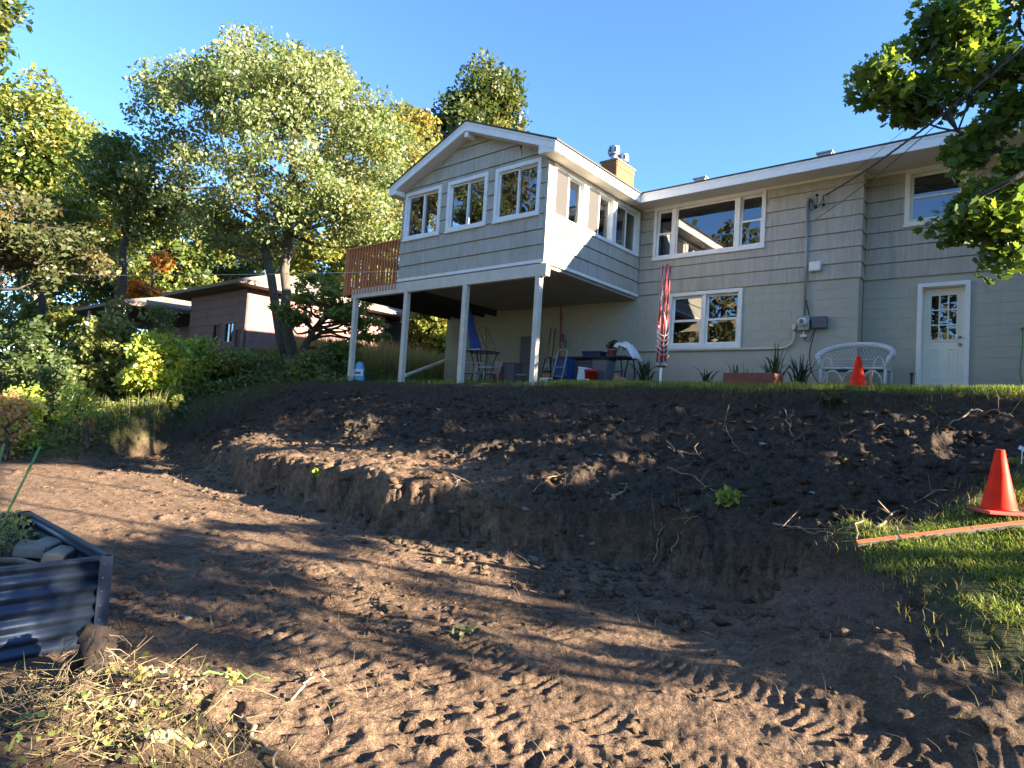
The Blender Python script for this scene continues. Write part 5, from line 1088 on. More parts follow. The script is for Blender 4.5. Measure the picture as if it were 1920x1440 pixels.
# hand truck
def handtruck():
    a = onY(1036, 712, -2.0); b = onY(1054, 712, -2.0); x0, x1 = a[0], b[0]; zt_ = onY(1036, 655, -2.0)[2]
    t = empty('hand_truck', ((x0 + x1) / 2, -2.0, 0), 'pale metal hand truck leaning by the leaning poles', 'hand truck')
    m = MB(); m.tube([(x0, -2.05, .04), (x0, -1.85, zt_ - .06), (x0 + .03, -1.84, zt_), (x1 - .03, -1.84, zt_), (x1, -1.85, zt_ - .06), (x1, -2.05, .04)], .017, 8); m.build('frame', M_CHAIR, t, True)
    for z_ in (.2, .42): m = MB(); m.tube([(x0, -1.99 + z_ * .12, z_), (x1, -1.99 + z_ * .12, z_)], .012, 6); m.build('crossbar', M_CHAIR, t, True)
    m = MB(); m.box((x0, -2.2, .02), (x1, -2.04, .035)); m.build('toe_plate', M_METAL, t)
    for x_ in (x0 - .03, x1 + .03): m = MB(); m.lathe([(0, -.02), (.09, -.02), (.1, 0), (.09, .02), (0, .02)], 14, (x_, -1.93, .10), Matrix.Rotation(math.pi / 2, 4, 'Y')); m.build('wheel', M_BLACK, t, True)
    m = MB(); m.tube([(x0 - .12, -1.9, zt_ - .18), (x0 + .02, -1.86, zt_ - .2)], .02, 6); m.build('grip', M_CHAIR, t, True)
handtruck()
m = MB(); a = onY(1017, 705, -2.3); x0 = a[0]
t = empty('crate', (x0 + .1, -2.3, 0), 'small white slatted crate at the foot of the right-hand post', 'crate')
for k in range(5): m = MB(); m.box((x0 + k * .048, -2.4, -.03), (x0 + k * .048 + .025, -2.385, .13)); m.build('slat', M_WHITE, t)
for z_ in (-.02, .11): m = MB(); m.box((x0 - .01, -2.384, z_), (x0 + .235, -2.2, z_ + .02)); m.build('shelf', M_WHITE, t)
a = onY(1028, 703, -1.9); m = MB(); m.hexa([(a[0] - .08, -1.98, .0), (a[0] + .08, -1.98, .0), (a[0] + .08, -1.82, .0), (a[0] - .08, -1.82, .0), (a[0] - .11, -2.0, .2), (a[0] + .11, -2.0, .2), (a[0] + .11, -1.8, .2), (a[0] - .11, -1.8, .2)]); m.box((a[0] - .12, -2.01, .2), (a[0] + .12, -1.79, .25)); tag(m.build('square_pot', M_TERRA), 'square terracotta pot behind the white crate', 'pot')
# leaning tools
def pole(name, label, px0, py0, px1, py1, r, mat, Y0=-.9, Y1=-.1, cat='pole', head=None):
    a = onY(px0, py0, Y0); b = onY(px1, py1, Y1); a[2] = max(a[2], 0); t = empty(name, a, label, cat)
    m = MB(); m.tube([a, (a + b) / 2 + np.array([.01, 0, 0]), b], r, 7); m.build('shaft', mat, t, True)
    if head is not None:
        hp = b if head[0] == 'top' else a + (b - a) * .12; m = MB(); M = T(hp, 0); m.box(head[1], head[2], M, .008); m.build('head', head[3], t)
pole('long_pole', 'tall thin wooden pole leaning on the block wall', 1048, 695, 1052, 572, .016, M_REDC)
pole('long_pole', 'second tall pale pole beside the tall wooden pole', 1052, 695, 1054, 590, .014, M_WOOD)
pole('shovel', 'wooden-handled shovel leaning left of the hand truck', 1022, 700, 1033, 617, .018, M_WOOD, cat='shovel', head=('low', (-.09, -.02, -.12), (.09, .0, .12), M_GREYM))
pole('rake', 'dark-handled rake leaning beside the shovel', 1031, 700, 1041, 617, .015, M_TIE, cat='rake', head=('low', (-.14, -.02, -.03), (.14, .0, .0), M_GREYM))
pole('broom', 'broom with a black head upside down by the poles', 1044, 700, 1053, 640, .014, M_WOOD, cat='broom', head=('top', (-.05, -.03, -.02), (.05, .03, .20), M_BLACK))
pole('green_tool', 'green-headed garden tool leaning right of the broom', 1054, 690, 1060, 652, .013, M_TAN, cat='tool', head=('top', (-.03, -.02, -.08), (.04, .02, .2), M_STAKE))
m = MB(); a = onY(981, 632, -.25); b = onY(997, 632, -.25); m.box((a[0], -.35, .0), (b[0] + .12, -.31, a[2])); tag(m.build('screen_board', M_GREYP), 'dark flat board leaning on the wall behind the right-hand post', 'board')
# patio umbrella, glass table, ladder, chairs
def umbrella():
    u0 = onY(905, 700, -2.2); x = u0[0]; y = -2.2; top = onY(873, 553, -2.2); t = empty('patio_umbrella', (x, y, .0), 'closed blue patio umbrella standing behind the middle posts', 'umbrella')
    ax = np.array([top[0] - x, 0, top[2]]); L = np.linalg.norm(ax); ax /= L
    m = MB(); m.tube([(x, y, 0), np.array([x, y, 0]) + ax * (L - .02)], .017, 8); m.build('pole', M_BLACK, t, True)
    m = MB(); n = 32; V = []; prof = [(.0, 1.0), (.03, .985), (.055, .78), (.07, .74), (.066, .70), (.088, .50), (.118, .36), (.105, .345)]
    e1 = np.cross(ax, (0, 1, 0)); e1 /= np.linalg.norm(e1); e2 = np.cross(ax, e1)
    for r_, s_ in prof:
        for j in range(n):
            th = 2 * math.pi * j / n; rr = r_ * (1 + .36 * math.cos(8 * th) * min(1, (1 - s_) * 2.5)); V.append(np.array([x, y, 0]) + ax * L * (s_ - .012 * math.cos(8 * th) * (s_ < .4)) + e1 * rr * math.cos(th) + e2 * rr * math.sin(th))
    k = len(prof); m.add(V, [(i * n + j, i * n + (j + 1) % n, (i + 1) * n + (j + 1) % n, (i + 1) * n + j) for i in range(k - 1) for j in range(n)]); m.build('canopy', M_BLUE, t, True)
    m = MB(); m.lathe([(0, 0), (.03, .02), (.02, .08), (0, .09)], 8, np.array([x, y, 0]) + ax * (L - .02)); m.build('finial', M_PINK, t, True)
    m = MB(); m.lathe([(.0, 0), (.22, 0), (.22, .03), (.05, .06), (.03, .2), (0, .2)], 16, (x, y, .0)); m.build('base', M_BLACK, t, True)
    zt_ = onY(905, 660, -2.2)[2]; t2 = empty('glass_table', (x, y, 0), 'dark round garden table around the umbrella pole', 'table')
    m = MB(); m.lathe([(.0, zt_ - .02), (.44, zt_ - .02), (.46, zt_ - .01), (.44, zt_), (.0, zt_)], 24, (x - .02, y, 0)); m.build('table_top', M_GLTAB, t2)
    for k in range(4): a = k * 1.57 + .5; m = MB(); m.tube([(x + .3 * math.cos(a), y + .3 * math.sin(a), 0), (x + .24 * math.cos(a), y + .24 * math.sin(a), zt_ * .5), (x + .34 * math.cos(a), y + .34 * math.sin(a), zt_ - .02)], .014, 6); m.build('leg', M_BLACK, t2, True)
    m = MB(); m.lathe([(.2, zt_ * .45), (.215, zt_ * .45 + .01), (.2, zt_ * .45 + .02)], 16, (x, y, 0)); m.build('ring', M_BLACK, t2, True)
    sack('folded_cloth', 'pale cloth lying on the dark garden table', 'cloth', [(x - .18, y - .1, zt_ + .001), (x - .18, y - .1, zt_ + .05), (x - .16, y - .1, zt_ + .07)], [.22, .18, .1], M_CURT, 5)
umbrella()
def ladder():
    b = onY(916, 700, -1.4); tp = onY(914, 614, -.9); w_ = .42; t = empty('step_ladder', (b[0], -1.4, 0), 'aluminium step ladder standing behind the umbrella table', 'ladder')
    for s_ in (0, 1): m = MB(); m.tube([(b[0] - s_ * w_, -1.4, 0), (tp[0] - s_ * .3 - .02, -.95, tp[2])], .02, 6); m.build('rail', M_ALU, t); m = MB(); m.tube([(b[0] - s_ * w_, -.5, 0), (tp[0] - s_ * .3 - .02, -.9, tp[2])], .016, 6); m.build('rear_rail', M_ALU, t)
    for k in range(6):
        f = (k + .6) / 6.5; m = MB(); p = np.array([b[0], -1.4, 0]) * (1 - f) + np.array([tp[0] - .02, -.95, tp[2]]) * f; q = np.array([b[0] - w_, -1.4, 0]) * (1 - f) + np.array([tp[0] - .32, -.95, tp[2]]) * f; m.box((q[0], p[1] - .04, p[2] - .012), (p[0], p[1] + .04, p[2] + .012)); m.build('step', M_ALU, t)
ladder()
def chair(label, px, Y, rz, s=1):
    c = onY(px, 700, Y); t = empty('garden_chair', (c[0], Y, gz(c[0], Y) + .0), label, 'chair', 'white garden chairs under the sunroom'); z = gz(c[0], Y); M = T((c[0], Y, z), rz, s)
    for sx in (-1, 1):
        for sy in (-1, 1): m = MB(); m.tube([M @ Vector((sx * .21, sy * .2, 0)), M @ Vector((sx * .19, sy * .17, .24))], .013, 6); m.build('leg', M_CHAIR, t, True)
        m = MB(); m.tube([M @ Vector((sx * .2, -.2, .24)), M @ Vector((sx * .22, -.2, .38)), M @ Vector((sx * .22, .16, .38)), M @ Vector((sx * .2, .19, .25))], .013, 6); m.build('arm', M_CHAIR, t, True)
    m = MB(); m.box((-.2, -.2, .23), (.2, .2, .25), M, .006); m.build('seat', M_CHAIR, t)
    for k in range(5): m = MB(); x_ = -.17 + .085 * k; m.tube([M @ Vector((x_, .19, .25)), M @ Vector((x_, .26, .52))], .009, 5); m.build('back_slat', M_CHAIR, t, True)
    m = MB(); m.tube([M @ Vector((-.21, .2, .25)), M @ Vector((-.2, .27, .53)), M @ Vector((.2, .27, .53)), M @ Vector((.21, .2, .25))], .013, 6); m.build('back_frame', M_CHAIR, t, True)
chair('low white garden chair left of the umbrella base', 882, -2.9, .4); chair('low white garden chair right of the umbrella base', 915, -2.7, -.5)
binbox('wooden_crate', 'red-brown wooden crate on the ground beside the chairs', 'crate', 927, 947, 688, -1.8, M_REDW, 1, M_WOOD, .3); binbox('dark_tub', 'dark plum tub between the crate and the right-hand post', 'tub', 950, 972, 684, -1.7, M_GREYP, .85, M_REDW, .34)
lathe_thing('flower_pot', 'small clay pot on the ground left of the right-hand post', 'pot', [(0, 0), (.09, 0), (.13, .19), (.14, .19), (.14, .23), (.11, .23), (0, .2)], (onY(977, 705, -2.4)[0], -2.4, -.03), M_BOARD)
a = onY(759, 705, -3.2); b = onY(836, 676, -.3); m = MB(); d_ = b - a; L = np.linalg.norm(d_); M = Matrix.Translation(Vector(a)) @ Vector(d_).to_track_quat('X', 'Z').to_matrix().to_4x4(); m.box((0, -.05, -.03), (L, .05, .04), M, .012); tag(m.build('downspout', M_CREAM), 'pale downspout pipe lying aslant toward the house corner', 'pipe')
# soil bag by the first post
a = onY(673, 706, -3.75); bg_ = empty('soil_bag', (a[0], -3.75, gz(a[0], -3.75)), 'upright light blue and white plastic bag beside the leftmost post', 'bag'); z = gz(a[0], -3.75) - .01
x = a[0] + .02
sack('bag_body', None, None, [(x, -3.75, z), (x, -3.75, z + .10), (x, -3.75, z + .26), (x - .01, -3.75, z + .36), (x - .02, -3.75, z + .45), (x - .03, -3.75, z + .52)], [.17, .18, .165, .16, .14, .09], M_BAGB, 6, bg_)
m = MB(); m.add([(x + .187 * math.cos(t_), -3.75 + .62 * .187 * math.sin(t_), z_) for z_ in (z + .15, z + .33) for t_ in np.linspace(-2.6, -.2, 12)], [(i, i + 1, 12 + i + 1, 12 + i) for i in range(11)]); m.build('bag_label', M_BAGW, bg_, True)
m = MB(); m.add([(x + .19 * math.cos(t_), -3.75 + .62 * .19 * math.sin(t_), z_) for z_ in (z + .20, z + .25) for t_ in np.linspace(-1.9, -.7, 8)], [(i, i + 1, 8 + i + 1, 8 + i) for i in range(7)]); m.build('bag_print', M_NAVY, bg_, True)
# ------------------------------------------------------------------ raised bed at the left
def bed():
    x0, x1, y0, y1, zt_, zb = 1.826, 3.612, -13.47, -12.565, -1.78, -2.36
    t = empty('raised_bed', ((x0 + x1) / 2, (y0 + y1) / 2, zb), 'dark navy corrugated steel raised garden bed at the left edge', 'raised bed')
    nz = 57; zz = np.linspace(zb, zt_, nz); per = (zt_ - zb) / 7.4; off = .013 * np.cos((zt_ - zz) / per * 2 * math.pi)
    for (p, q, nrm) in (((x1, y0), (x1, y1), (1, 0)), ((x0, y1), (x1, y1), (0, 1)), ((x0, y0), (x0, y1), (-1, 0)), ((x0, y0), (x1, y0), (0, -1))):
        m = MB(); V = []
        for s_ in (p, q):
            for z_, o_ in zip(zz, off): V.append((s_[0] + nrm[0] * o_, s_[1] + nrm[1] * o_, z_))
        m.add(V, [(i, i + 1, nz + i + 1, nz + i) for i in range(nz - 1)]); o = m.build('corrugated_panel', M_BED, t, True); md = o.modifiers.new('s', 'SOLIDIFY'); md.thickness = .004
        m = MB(); d = np.array(q) - np.array(p); a = np.array(p); nn = np.array(nrm) * .018
        m.box((min(p[0], q[0]) - .018, min(p[1], q[1]) - .018, zt_ - .006), (max(p[0], q[0]) + .018, max(p[1], q[1]) + .018, zt_ + .012)); m.build('top_rim', M_BED, t)
    for (cx, cy, sx, sy) in ((x1, y1, 1, 1), (x1, y0, 1, -1), (x0, y1, -1, 1), (x0, y0, -1, -1)):
        m = MB(); m.box((min(cx + sx * .020, cx + sx * .016), min(cy + sy * .018, cy - sy * .05), zb), (max(cx + sx * .020, cx + sx * .016), max(cy + sy * .018, cy - sy * .05), zt_ + .013)); m.box((min(cx + sx * .0155, cx - sx * .05), min(cy + sy * .016, cy + sy * .020), zb), (max(cx + sx * .0155, cx - sx * .05), max(cy + sy * .016, cy + sy * .020), zt_ + .0131)); m.build('corner_angle', M_BED, t)
        for k in range(7): m = MB(); m.lathe([(0, 0), (.007, 0), (.006, .004), (0, .005)], 8, (cx + sx * .020, cy - sy * .028, zt_ - .03 - k * .08), Matrix.Rotation(sx * math.pi / 2, 4, 'Y')); m.build('bolt', M_METAL, t, True)
    xs = np.linspace(x0 + .01, x1 - .02, 40); ys = np.linspace(y0 + .01, y1 - .02, 26); X, Y = np.meshgrid(xs, ys); Z = zt_ - .13 + .05 * fbm(X, Y, 4, 4, 5); V = np.stack([X, Y, Z], -1).reshape(-1, 3)
    F = np.array([(j * 40 + i, j * 40 + i + 1, (j + 1) * 40 + i + 1, (j + 1) * 40 + i) for j in range(25) for i in range(39)]); mesh_np('bed_soil', V, F, M_CLOD, t, None, True)
bed()
for i, (px, py, l, w_, rz, lab) in enumerate([(58, 1030, .24, .16, .5, 'grey weathered wood block on the left of the bed soil'), (88, 1024, .22, .13, .1, 'grey weathered wood block leaning behind the first block'), (112, 1042, .26, .11, .25, 'flat grey board scrap nearest the bed rim')]):
    c = onZ(px, py, -1.86); m = MB(); m.box((-l / 2, -w_ / 2, -.03), (l / 2, w_ / 2, .035), Matrix.Translation(Vector(c)) @ Matrix.Rotation(rz + 2.3, 4, 'Z') @ Matrix.Rotation(.15, 4, 'X'), .006); tag(m.build('wood_block', M_WOOD), lab, 'wood block')
a = onZ(0, 1052, -1.86); b = onZ(72, 1060, -1.84); m = MB(); m.tube([a, (a + b) / 2 + np.array([0, 0, .015]), b], [.022, .02, .015], 8); tag(m.build('stick', M_ROOT, None, True), 'peeled stick lying in the raised bed', 'stick')
for i, (p0, p1, D0, lab) in enumerate([((0, 990), (75, 838), 4.35, 'green plant stake leaning over the raised bed'), ((-12, 905), (8, 832), 4.5, 'short green plant stake at the far left edge')]):
    a = dep(*p0, D0); b = dep(*p1, D0 + .1); a2 = a + (a - b) * .35; m = MB(); m.tube([a2, b], .008, 6); tag(m.build('plant_stake', M_STAKE, None, True), lab, 'stake')
c = onZ(5, 1030, -1.85); P_ = in_ell(420, (c[0], c[1], -1.74), (.10, .16, .14), np.random.default_rng(14)); V, F = leaf_arrays(P_, .035, DIAMOND, .3)
bp = empty('bed_plant', (c[0], c[1], -1.88), 'pale leafy plant growing at the left of the raised bed', 'plant'); mesh_np('foliage', V, F, M_LEAF, bp, leaf_cols(420, 4, [(.32, .34, .14), (.22, .26, .09), (.38, .36, .18)])); m = MB(); m.tube([(c[0], c[1], -1.9), (c[0] + .02, c[1], -1.7)], .006, 5); m.build('stem', M_STAKE, bp, True)
# ------------------------------------------------------------------ orange-marked board, paper sign
a = ground_at(1606, 1030); b = ground_at(1900, 996); a[2] = gz(a[0], a[1]) + .03; b[2] = gz(b[0], b[1]) + .045; b = a + (b - a) * 1.8
bo = empty('board', a, 'long grey board with orange marking paint lying on the lawn edge', 'board'); d_ = b - a; L = np.linalg.norm(d_); M = Matrix.Translation(Vector(a)) @ Vector(d_).to_track_quat('X', 'Z').to_matrix().to_4x4() @ Matrix.Rotation(.55, 4, 'X')
m = MB(); m.box((0, -.019, -.026), (L, .019, .012), M, .003); m.build('timber', M_BOARD, bo)
for s0, s1 in ((.0, .27), (.30, .78), (.79, L)): m = MB(); m.box((s0, -.018, .0125), (s1, .012, .0145), M); m.build('orange_stripe', M_ORNG, bo)
q = ground_at(1918, 868); q = np.array([7.86, -7.0, 0]) if q is None else q; q[2] = gz(q[0], q[1]); c = dep(1915, 842, np.dot(q - CAM, FW)); m = MB(); V = [c + RT * u_ * .1 + UP * v_ * .1 + FW * w_ for u_, v_, w_ in ((-.32, .05, 0), (.05, .32, .02), (.75, .10, .06), (.40, -.30, .01), (.0, -.15, -.01))]; m.add(V, [(0, 4, 3, 2, 1)]); m.tube([c + RT * .01, (c[0], c[1], q[2] - .1)], .004, 5); o = m.build('paper_sign', M_BAGW); tag(o, 'small white paper marker flag at the far right edge', 'marker')
#@@DEBRIS
# ------------------------------------------------------------------ clods, stones, roots, weeds
ICO = None
def ico():
    global ICO
    if ICO is None:
        t = (1 + 5 ** .5) / 2; V = np.array([(-1, t, 0), (1, t, 0), (-1, -t, 0), (1, -t, 0), (0, -1, t), (0, 1, t), (0, -1, -t), (0, 1, -t), (t, 0, -1), (t, 0, 1), (-t, 0, -1), (-t, 0, 1)]) / math.hypot(1, t)
        F = np.array([(0, 11, 5), (0, 5, 1), (0, 1, 7), (0, 7, 10), (0, 10, 11), (1, 5, 9), (5, 11, 4), (11, 10, 2), (10, 7, 6), (7, 1, 8), (3, 9, 4), (3, 4, 2), (3, 2, 6), (3, 6, 8), (3, 8, 9), (4, 9, 5), (2, 4, 11), (6, 2, 10), (8, 6, 7), (9, 8, 1)]); ICO = (V, F)
    return ICO
def lumps(P, S, g, squash=.55, jag=.45):
    V0, F0 = ico(); n = len(P); V = V0[None] * (1 + jag * g.normal(size=(n, 12, 1)).clip(-1.2, 1.2)) * S[:, None, None] * np.stack([g.uniform(.8, 1.3, n), g.uniform(.7, 1.1, n), np.full(n, squash)], 1)[:, None]
    th = g.random(n) * 6.28; c, s = np.cos(th)[:, None], np.sin(th)[:, None]; V = np.stack([V[..., 0] * c - V[..., 1] * s, V[..., 0] * s + V[..., 1] * c, V[..., 2]], -1) + P[:, None]
    return V.reshape(-1, 3), (F0[None] + (np.arange(n) * 12)[:, None, None]).reshape(-1, 3)
gd = np.random.default_rng(33)
def cl(n, x0, x1, y0, y1, smin, smax, pw, cond=None):
    x = gd.uniform(x0, x1, n); y = gd.uniform(y0, y1, n); k = (sdist(x, y, EXC) > .05) & (y < -4.7); 
    if cond is not None: k &= cond(x, y)
    x = x[k]; y = y[k]; S = smin + (smax - smin) * gd.random(len(x)) ** pw; return np.stack([x, y, Hv(x, y) + S * .15], 1), S
parts_ = [cl(9000, 2.6, 9.0, -13.6, -9.0, .004, .032, 5.0, lambda x, y: gd.random(len(x)) < .12 + 1.5 * fbm(x, y, 1.4, 3, 55)), cl(9000, -9, 8.5, -9.6, -4.7, .008, .075, 4.2, lambda x, y: ~((x > -5) & (x < 2.5) & (y < -7.2)) | (gd.random(len(x)) < .35)), cl(1500, -9, 3, -12.5, -8.5, .006, .03, 4), cl(900, 3.5, 8.5, -12.8, -10, 0.015, .045, 2.2, lambda x, y: fbm(x, y, 1.2, 3, 56) > .12)]
P = np.vstack([p for p, s in parts_]); S = np.concatenate([s for p, s in parts_]); V, F = lumps(P, S, gd)
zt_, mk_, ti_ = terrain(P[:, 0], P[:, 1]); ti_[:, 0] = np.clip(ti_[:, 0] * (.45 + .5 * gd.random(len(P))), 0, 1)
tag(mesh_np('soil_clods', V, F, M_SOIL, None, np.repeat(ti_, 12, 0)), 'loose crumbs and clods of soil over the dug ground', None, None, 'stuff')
ORD = ['first', 'second', 'third', 'fourth', 'fifth', 'sixth', 'seventh', 'eighth', 'ninth', 'tenth', 'eleventh', 'twelfth', 'thirteenth', 'fourteenth', 'fifteenth', 'sixteenth', 'seventeenth', 'eighteenth', 'nineteenth', 'twentieth', 'twenty-first', 'twenty-second', 'twenty-third', 'twenty-fourth']
for i, (px, py, s) in enumerate(sorted([(612, 738, .10), (641, 795, .09), (695, 790, .11), (520, 805, .12), (760, 797, .07), (840, 845, .06), (705, 800, .06), (770, 792, .05), (1067, 853, .06), (850, 960, .09), (1000, 1050, .10), (1092, 1005, .06), (580, 940, .07), (240, 1150, .05), (350, 1160, .06), (730, 855, .06), (1290, 960, .07), (1110, 1020, .07), (1305, 780, .05), (1855, 830, .07), (1830, 870, .07), (425, 888, .06), (1140, 925, .05), (985, 955, .08)])):
    q = ground_at(px, py)
    if q is None: continue
    s *= .72; V, F = lumps(q[None] + np.array([[0, 0, s * .1]]), np.array([s]), gd, .5, .3)
    tag(mesh_np('stone', V, F, M_STONE), ORD[i] + ' loose pale stone from the left on the dug soil', 'stone', 'stones on the dug soil')
def rootline(pts, r0, r1, name='root', label='', mat=M_ROOT, cat='root', group=None, lift=.02, twig=0):
    W = [ground_at(*p) for p in pts]; W = [w_ for w_ in W if w_ is not None]
    if len(W) < 2: return
    W = np.array(W); tt = np.linspace(0, len(W) - 1, max(8, len(W) * 4)); P = np.stack([np.interp(tt, range(len(W)), W[:, i]) for i in range(3)], 1); P[1:-1] += gd.normal(size=(len(P) - 2, 3)) * .012; P[:, 2] += lift + .02 * np.abs(np.sin(tt * 2.1))
    m = MB(); m.tube(P, np.linspace(r0, r1, len(P)), 6)
    for k in range(twig):
        i = gd.integers(2, len(P) - 1); m.tube([P[i], P[i] + gd.normal(size=3) * .08 + np.array([0, 0, .04]), P[i] + gd.normal(size=3) * .16 + np.array([0, 0, .05])], [r1, r1 * .7, .002], 5)
    tag(m.build(name, mat, None, True), label, cat, group)
RL = [([(1250, 880), (1300, 900), (1340, 925), (1370, 932)], .010, 'thin root running toward the bright green plant'), ([(1250, 830), (1265, 850), (1300, 856), (1320, 862)], .012, 'curled pale root loop on the upper bank'),
      ([(1470, 770), (1478, 800), (1488, 830), (1490, 850)], .010, 'reddish root hanging down the upper right bank'), ([(1690, 735), (1720, 760), (1740, 775)], .008, 'thin root below the sunlit grass'), ([(1780, 800), (1830, 775), (1870, 778), (1900, 785)], .013, 'pale root arching near the far right bank'),
      ([(1450, 985), (1500, 1000), (1560, 1010)], .010, 'thin brown twig above the orange board end'), ([(1640, 995), (1690, 965), (1750, 930), (1790, 925)], .013, 'long stick slanting up beside the lawn'), ([(1605, 1015), (1612, 990), (1618, 965)], .009, 'short upright twig at the orange board end'),
      ([(1145, 940), (1165, 928), (1178, 918)], .022, 'broken pale wood piece in the middle of the bank'), ([(850, 925), (860, 905), (880, 890)], .012, 'pale stick on the lower bank'), ([(1225, 1060), (1235, 1010), (1240, 985)], .012, 'dead root standing at the bank foot'), ([(1255, 1050), (1275, 1010), (1290, 990), (1300, 965)], .010, 'second dead root at the bank foot'),
      ([(1560, 830), (1600, 815), (1660, 800)], .010, 'thin root across the sunlit upper bank'), ([(1000, 925), (1040, 900), (1060, 890)], .008, 'thin root by the shaded bank crest'), ([(1360, 800), (1372, 830), (1400, 862)], .007, 'wiry root above the bright green plant')]
for pts, r, lab in RL: rootline(pts, r, r * .4, 'root', lab, twig=3)
# rootlets hanging from the cut bank and straw scattered over it
P = cl(2600, -6, 7.0, -9.4, -4.7, .01, .02, 1)[0]
blades('rootlets', 'fine pale roots and straw sticking out of the dug bank', P, .07, .004, [(.24, .19, .11), (.15, .11, .07), (.30, .25, .15)], 41, lean=2.2)
P = cl(1500, 3.0, 8.6, -13.4, -9.2, .01, .02, 1)[0]
blades('straw', 'scattered straw on the packed soil', P, .05, .004, [(.34, .27, .16), (.24, .18, .10)], 42, lean=2.6)
def sprig(name, label, px, py, n, r, pal, ls, seed, h=.12, cat='plant'):
    q = ground_at(px, py); g = np.random.default_rng(seed)
    if q is None: return
    t = empty(name, q, label, cat); m = MB()
    for k in range(5):
        e = q + np.array([g.normal() * r * .6, g.normal() * r * .6, h * g.uniform(.6, 1.2)]); m.tube([q - np.array([0, 0, .02]), (q + e) / 2 + g.normal(size=3) * .01, e], [.004, .003, .002], 5)
    m.build('stem', M_STAKE, t, True)
    P = in_ell(n, q + np.array([0, 0, h * .8]), (r, r, h * .7), g); V, F = leaf_arrays(P, ls, DIAMOND, .6, g); mesh_np('foliage', V, F, M_LEAF, t, leaf_cols(n, 4, pal, None, g))
sprig('weed_plant', 'bright yellow-green leafy weed on the right of the bank', 1365, 950, 190, .12, LIME, .06, 1, .13)
sprig('weed_plant', 'dull broad-leaved weed on the lip before the cone', 1557, 760, 110, .14, [(.10, .11, .045), (.16, .15, .07)], .08, 2, .12)
sprig('weed_plant', 'tiny bright sprout on the upper right bank', 1743, 772, 24, .05, LIME, .05, 3, .05)
sprig('weed_plant', 'small green weed in the dark upper bank', 1420, 770, 60, .09, DARKG, .05, 4, .08)
sprig('weed_plant', 'small lime sprout on the sunlit bank crest', 595, 895, 50, .08, LIME, .06, 5, .10)
sprig('weed_plant', 'small weed sprout below the root loops', 1578, 870, 26, .06, GREEN, .05, 6, .06)
sprig('fallen_leaf_sprig', 'limp pale green leaf sprig lying on the shaded floor', 868, 1192, 22, .09, [(.22, .23, .12), (.28, .27, .15)], .09, 7, .03, 'leaves')
for i, (px, py, lab) in enumerate([(1125, 858, 'crumpled pale blue scrap on the middle of the bank'), (1510, 928, 'pale blue rag half buried right of the green weed'), (582, 942, 'white plastic scrap at the foot of the cut bank'), (1430, 838, 'dirty white scrap below the upper roots'), (190, 1205, 'white plastic scrap at the corner of the raised bed')]):
    q = ground_at(px, py)
    if i == 4: q = onZ(190, 1212, -2.27)
    if q is None: continue
    n = 7; V = np.array([(u_ * .018 * (1.6 if i < 2 else .7), v_ * .010, .02 + gd.random() * .03) for v_ in range(-3, 4) for u_ in range(-3, 4)]) + gd.normal(size=(49, 3)) * .006 + q
    m = MB(); m.add(V, [(j * 7 + k, j * 7 + k + 1, (j + 1) * 7 + k + 1, (j + 1) * 7 + k) for j in range(6) for k in range(6)]); o = m.build('plastic_scrap', M_TARP if i < 2 else M_BAGW, None, True); tag(o, lab, 'scrap')
# ------------------------------------------------------------------ uprooted heap at the lower left
q0 = onZ(165, 1262, -2.2); rc = empty('root_ball', (q0[0], q0[1], -2.3), 'dark crumbling root ball standing at the corner of the raised bed', 'root ball')
m = MB(); V = []; n_ = 22; kz = 13
for i in range(kz):
    f = i / (kz - 1)
    for j in range(n_):
        th = 2 * math.pi * j / n_; r = (.085 - .015 * f + .022 * math.sin(3 * th + 4 * f) + .02 * gd.normal()) * (1 if f < .92 else .6); V.append((q0[0] + r * math.cos(th) - .05 * f, q0[1] + r * math.sin(th) + .03 * f, -2.32 + .32 * f + .01 * gd.normal()))
m.add(V, [(i * n_ + j, i * n_ + (j + 1) % n_, (i + 1) * n_ + (j + 1) % n_, (i + 1) * n_ + j) for i in range(kz - 1) for j in range(n_)] + [tuple(range((kz - 1) * n_, kz * n_))]); m.build('soil_core', M_CLOD, rc)
m = MB()
for k in range(34): th = gd.random() * 6.28; z_ = -2.28 + .28 * gd.random(); a = np.array([q0[0] + .08 * math.cos(th), q0[1] + .08 * math.sin(th), z_]); m.tube([a, a + np.array([math.cos(th), math.sin(th), -.4]) * .04 + gd.normal(size=3) * .012, a + np.array([math.cos(th), math.sin(th), -1.2]) * .07 + gd.normal(size=3) * .02], [.003, .002, .001], 4, False)
tag(m.build('fine_roots', M_ROOT, rc, True), kind='stuff')
def heap_pts(n, g): 
    x = g.normal(4.72, .42, n); y = g.normal(-12.98, .30, n); k = (x > 3.66) | (y > -12.5); x = x[k]; y = y[k]; return np.stack([x, y, Hv(x, y)], 1)
P = heap_pts(520, gd); m = MB()
for p in P:
    th = gd.random() * 6.28; L = gd.uniform(.04, .26); d = np.array([math.cos(th), math.sin(th), gd.uniform(-.1, .45)]); m.tube([p, p + d * L * .5 + np.array([0, 0, .02]) + gd.normal(size=3) * .02, p + d * L + gd.normal(size=3) * .03], [.0022, .0018, .001], 4, False)
tag(m.build('pulled_stems', basic('dry_stem', (.23, .17, .085), .8, .35, 8)), 'tangle of pulled yellowish stems and roots on the lower left heap', None, None, 'stuff')
P = heap_pts(1000, gd); P = P[fbm(P[:, 0], P[:, 1], 3.5, 2, 66) > -.1]; P[:, 2] += gd.random(len(P)) * .07; V, F = leaf_arrays(P, .032, DIAMOND, .5, gd)
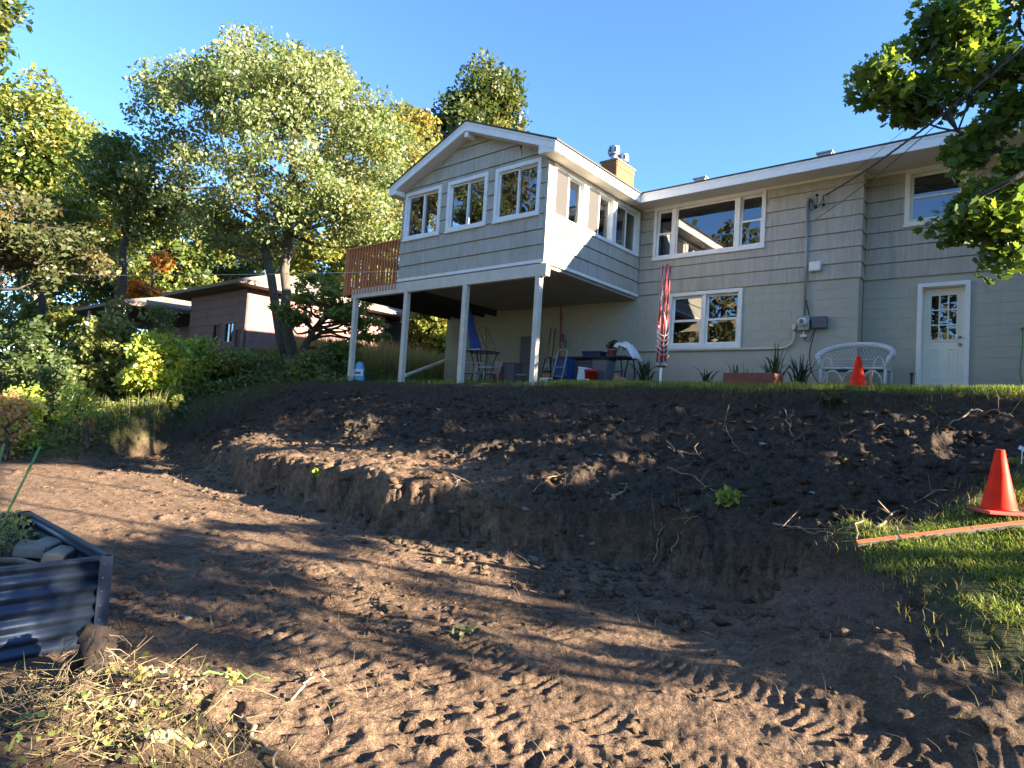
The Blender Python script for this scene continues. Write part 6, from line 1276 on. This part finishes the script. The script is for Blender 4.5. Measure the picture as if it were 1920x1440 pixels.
tag(mesh_np('wilted_leaves', V, F, M_LEAF, None, leaf_cols(len(P), 4, [(.30, .32, .10), (.22, .26, .08), (.38, .34, .14), (.32, .25, .12)], None, gd)), 'wilting pale green leaves over the lower left heap', None, None, 'stuff')
for i, (pts, r, lab, mt) in enumerate([([(452, 1345), (480, 1385), (500, 1420), (520, 1450)], .014, 'thick reddish root curving down the right of the heap', M_ROOT), ([(285, 1398), (330, 1392), (385, 1405)], .026, 'stubby pale rootstock lying in the heap', M_ROOT), ([(220, 1275), (235, 1320), (240, 1350)], .007, 'thin dark root beside the root ball', M_TIE), ([(375, 1278), (430, 1278), (505, 1288)], .006, 'straight pale green stalk across the top of the heap', M_STAKE), ([(545, 1325), (575, 1295), (590, 1275), (615, 1288)], .006, 'bent pale stalk sticking out right of the heap', M_TAN), ([(240, 1295), (290, 1275), (325, 1262)], .006, 'pale stalk slanting over the left of the heap', M_TAN), ([(0, 1350), (30, 1345), (65, 1342)], .006, 'dark twig at the bottom left corner', M_TIE)]):
    rootline(pts, r, r * .5, 'stalk' if r < .01 else 'root', lab, mt, 'stalk' if r < .01 else 'root', None, .03 if r < .01 else .01)
for i, (px, py, lab) in enumerate([(440, 1262, 'wilting yellow flower head at the far side of the heap'), (345, 1262, 'dry brown seed head standing at the back of the heap'), (262, 1258, 'small yellow flower at the back left of the heap')]):
    q = onZ(px, py + 8, -2.12); g = np.random.default_rng(60 + i); t = empty('flower_stalk', (q[0], q[1], gz(q[0], q[1])), lab, 'flower'); m = MB(); m.tube([(q[0] - .1, q[1] - .03, gz(q[0] - .1, q[1] - .03)), (q[0] - .03, q[1], q[2] - .01), q], .003, 5); m.build('stem', M_STAKE, t, True)
    P = in_ell(46, q, (.045, .045, .03) if i != 1 else (.02, .02, .07), g); V, F = leaf_arrays(P, .026, DIAMOND, .3, g); mesh_np('petals', V, F, M_LEAF, t, leaf_cols(46, 4, [(.50, .42, .12), (.42, .40, .16)] if i != 1 else [(.30, .20, .14), (.38, .28, .2)], None, g))
P = scatter(800, 4.2, 6.2, -13.2, -12.2, gd, lambda x, y: np.hypot((x - 5.45) / .35, (y + 12.75) / .3) < 1); blades('torn_turf', 'matted torn turf at the right of the heap', P, .13, .004, [(.20, .15, .08), (.13, .11, .05), (.16, .17, .06)], 45, lean=1.5)
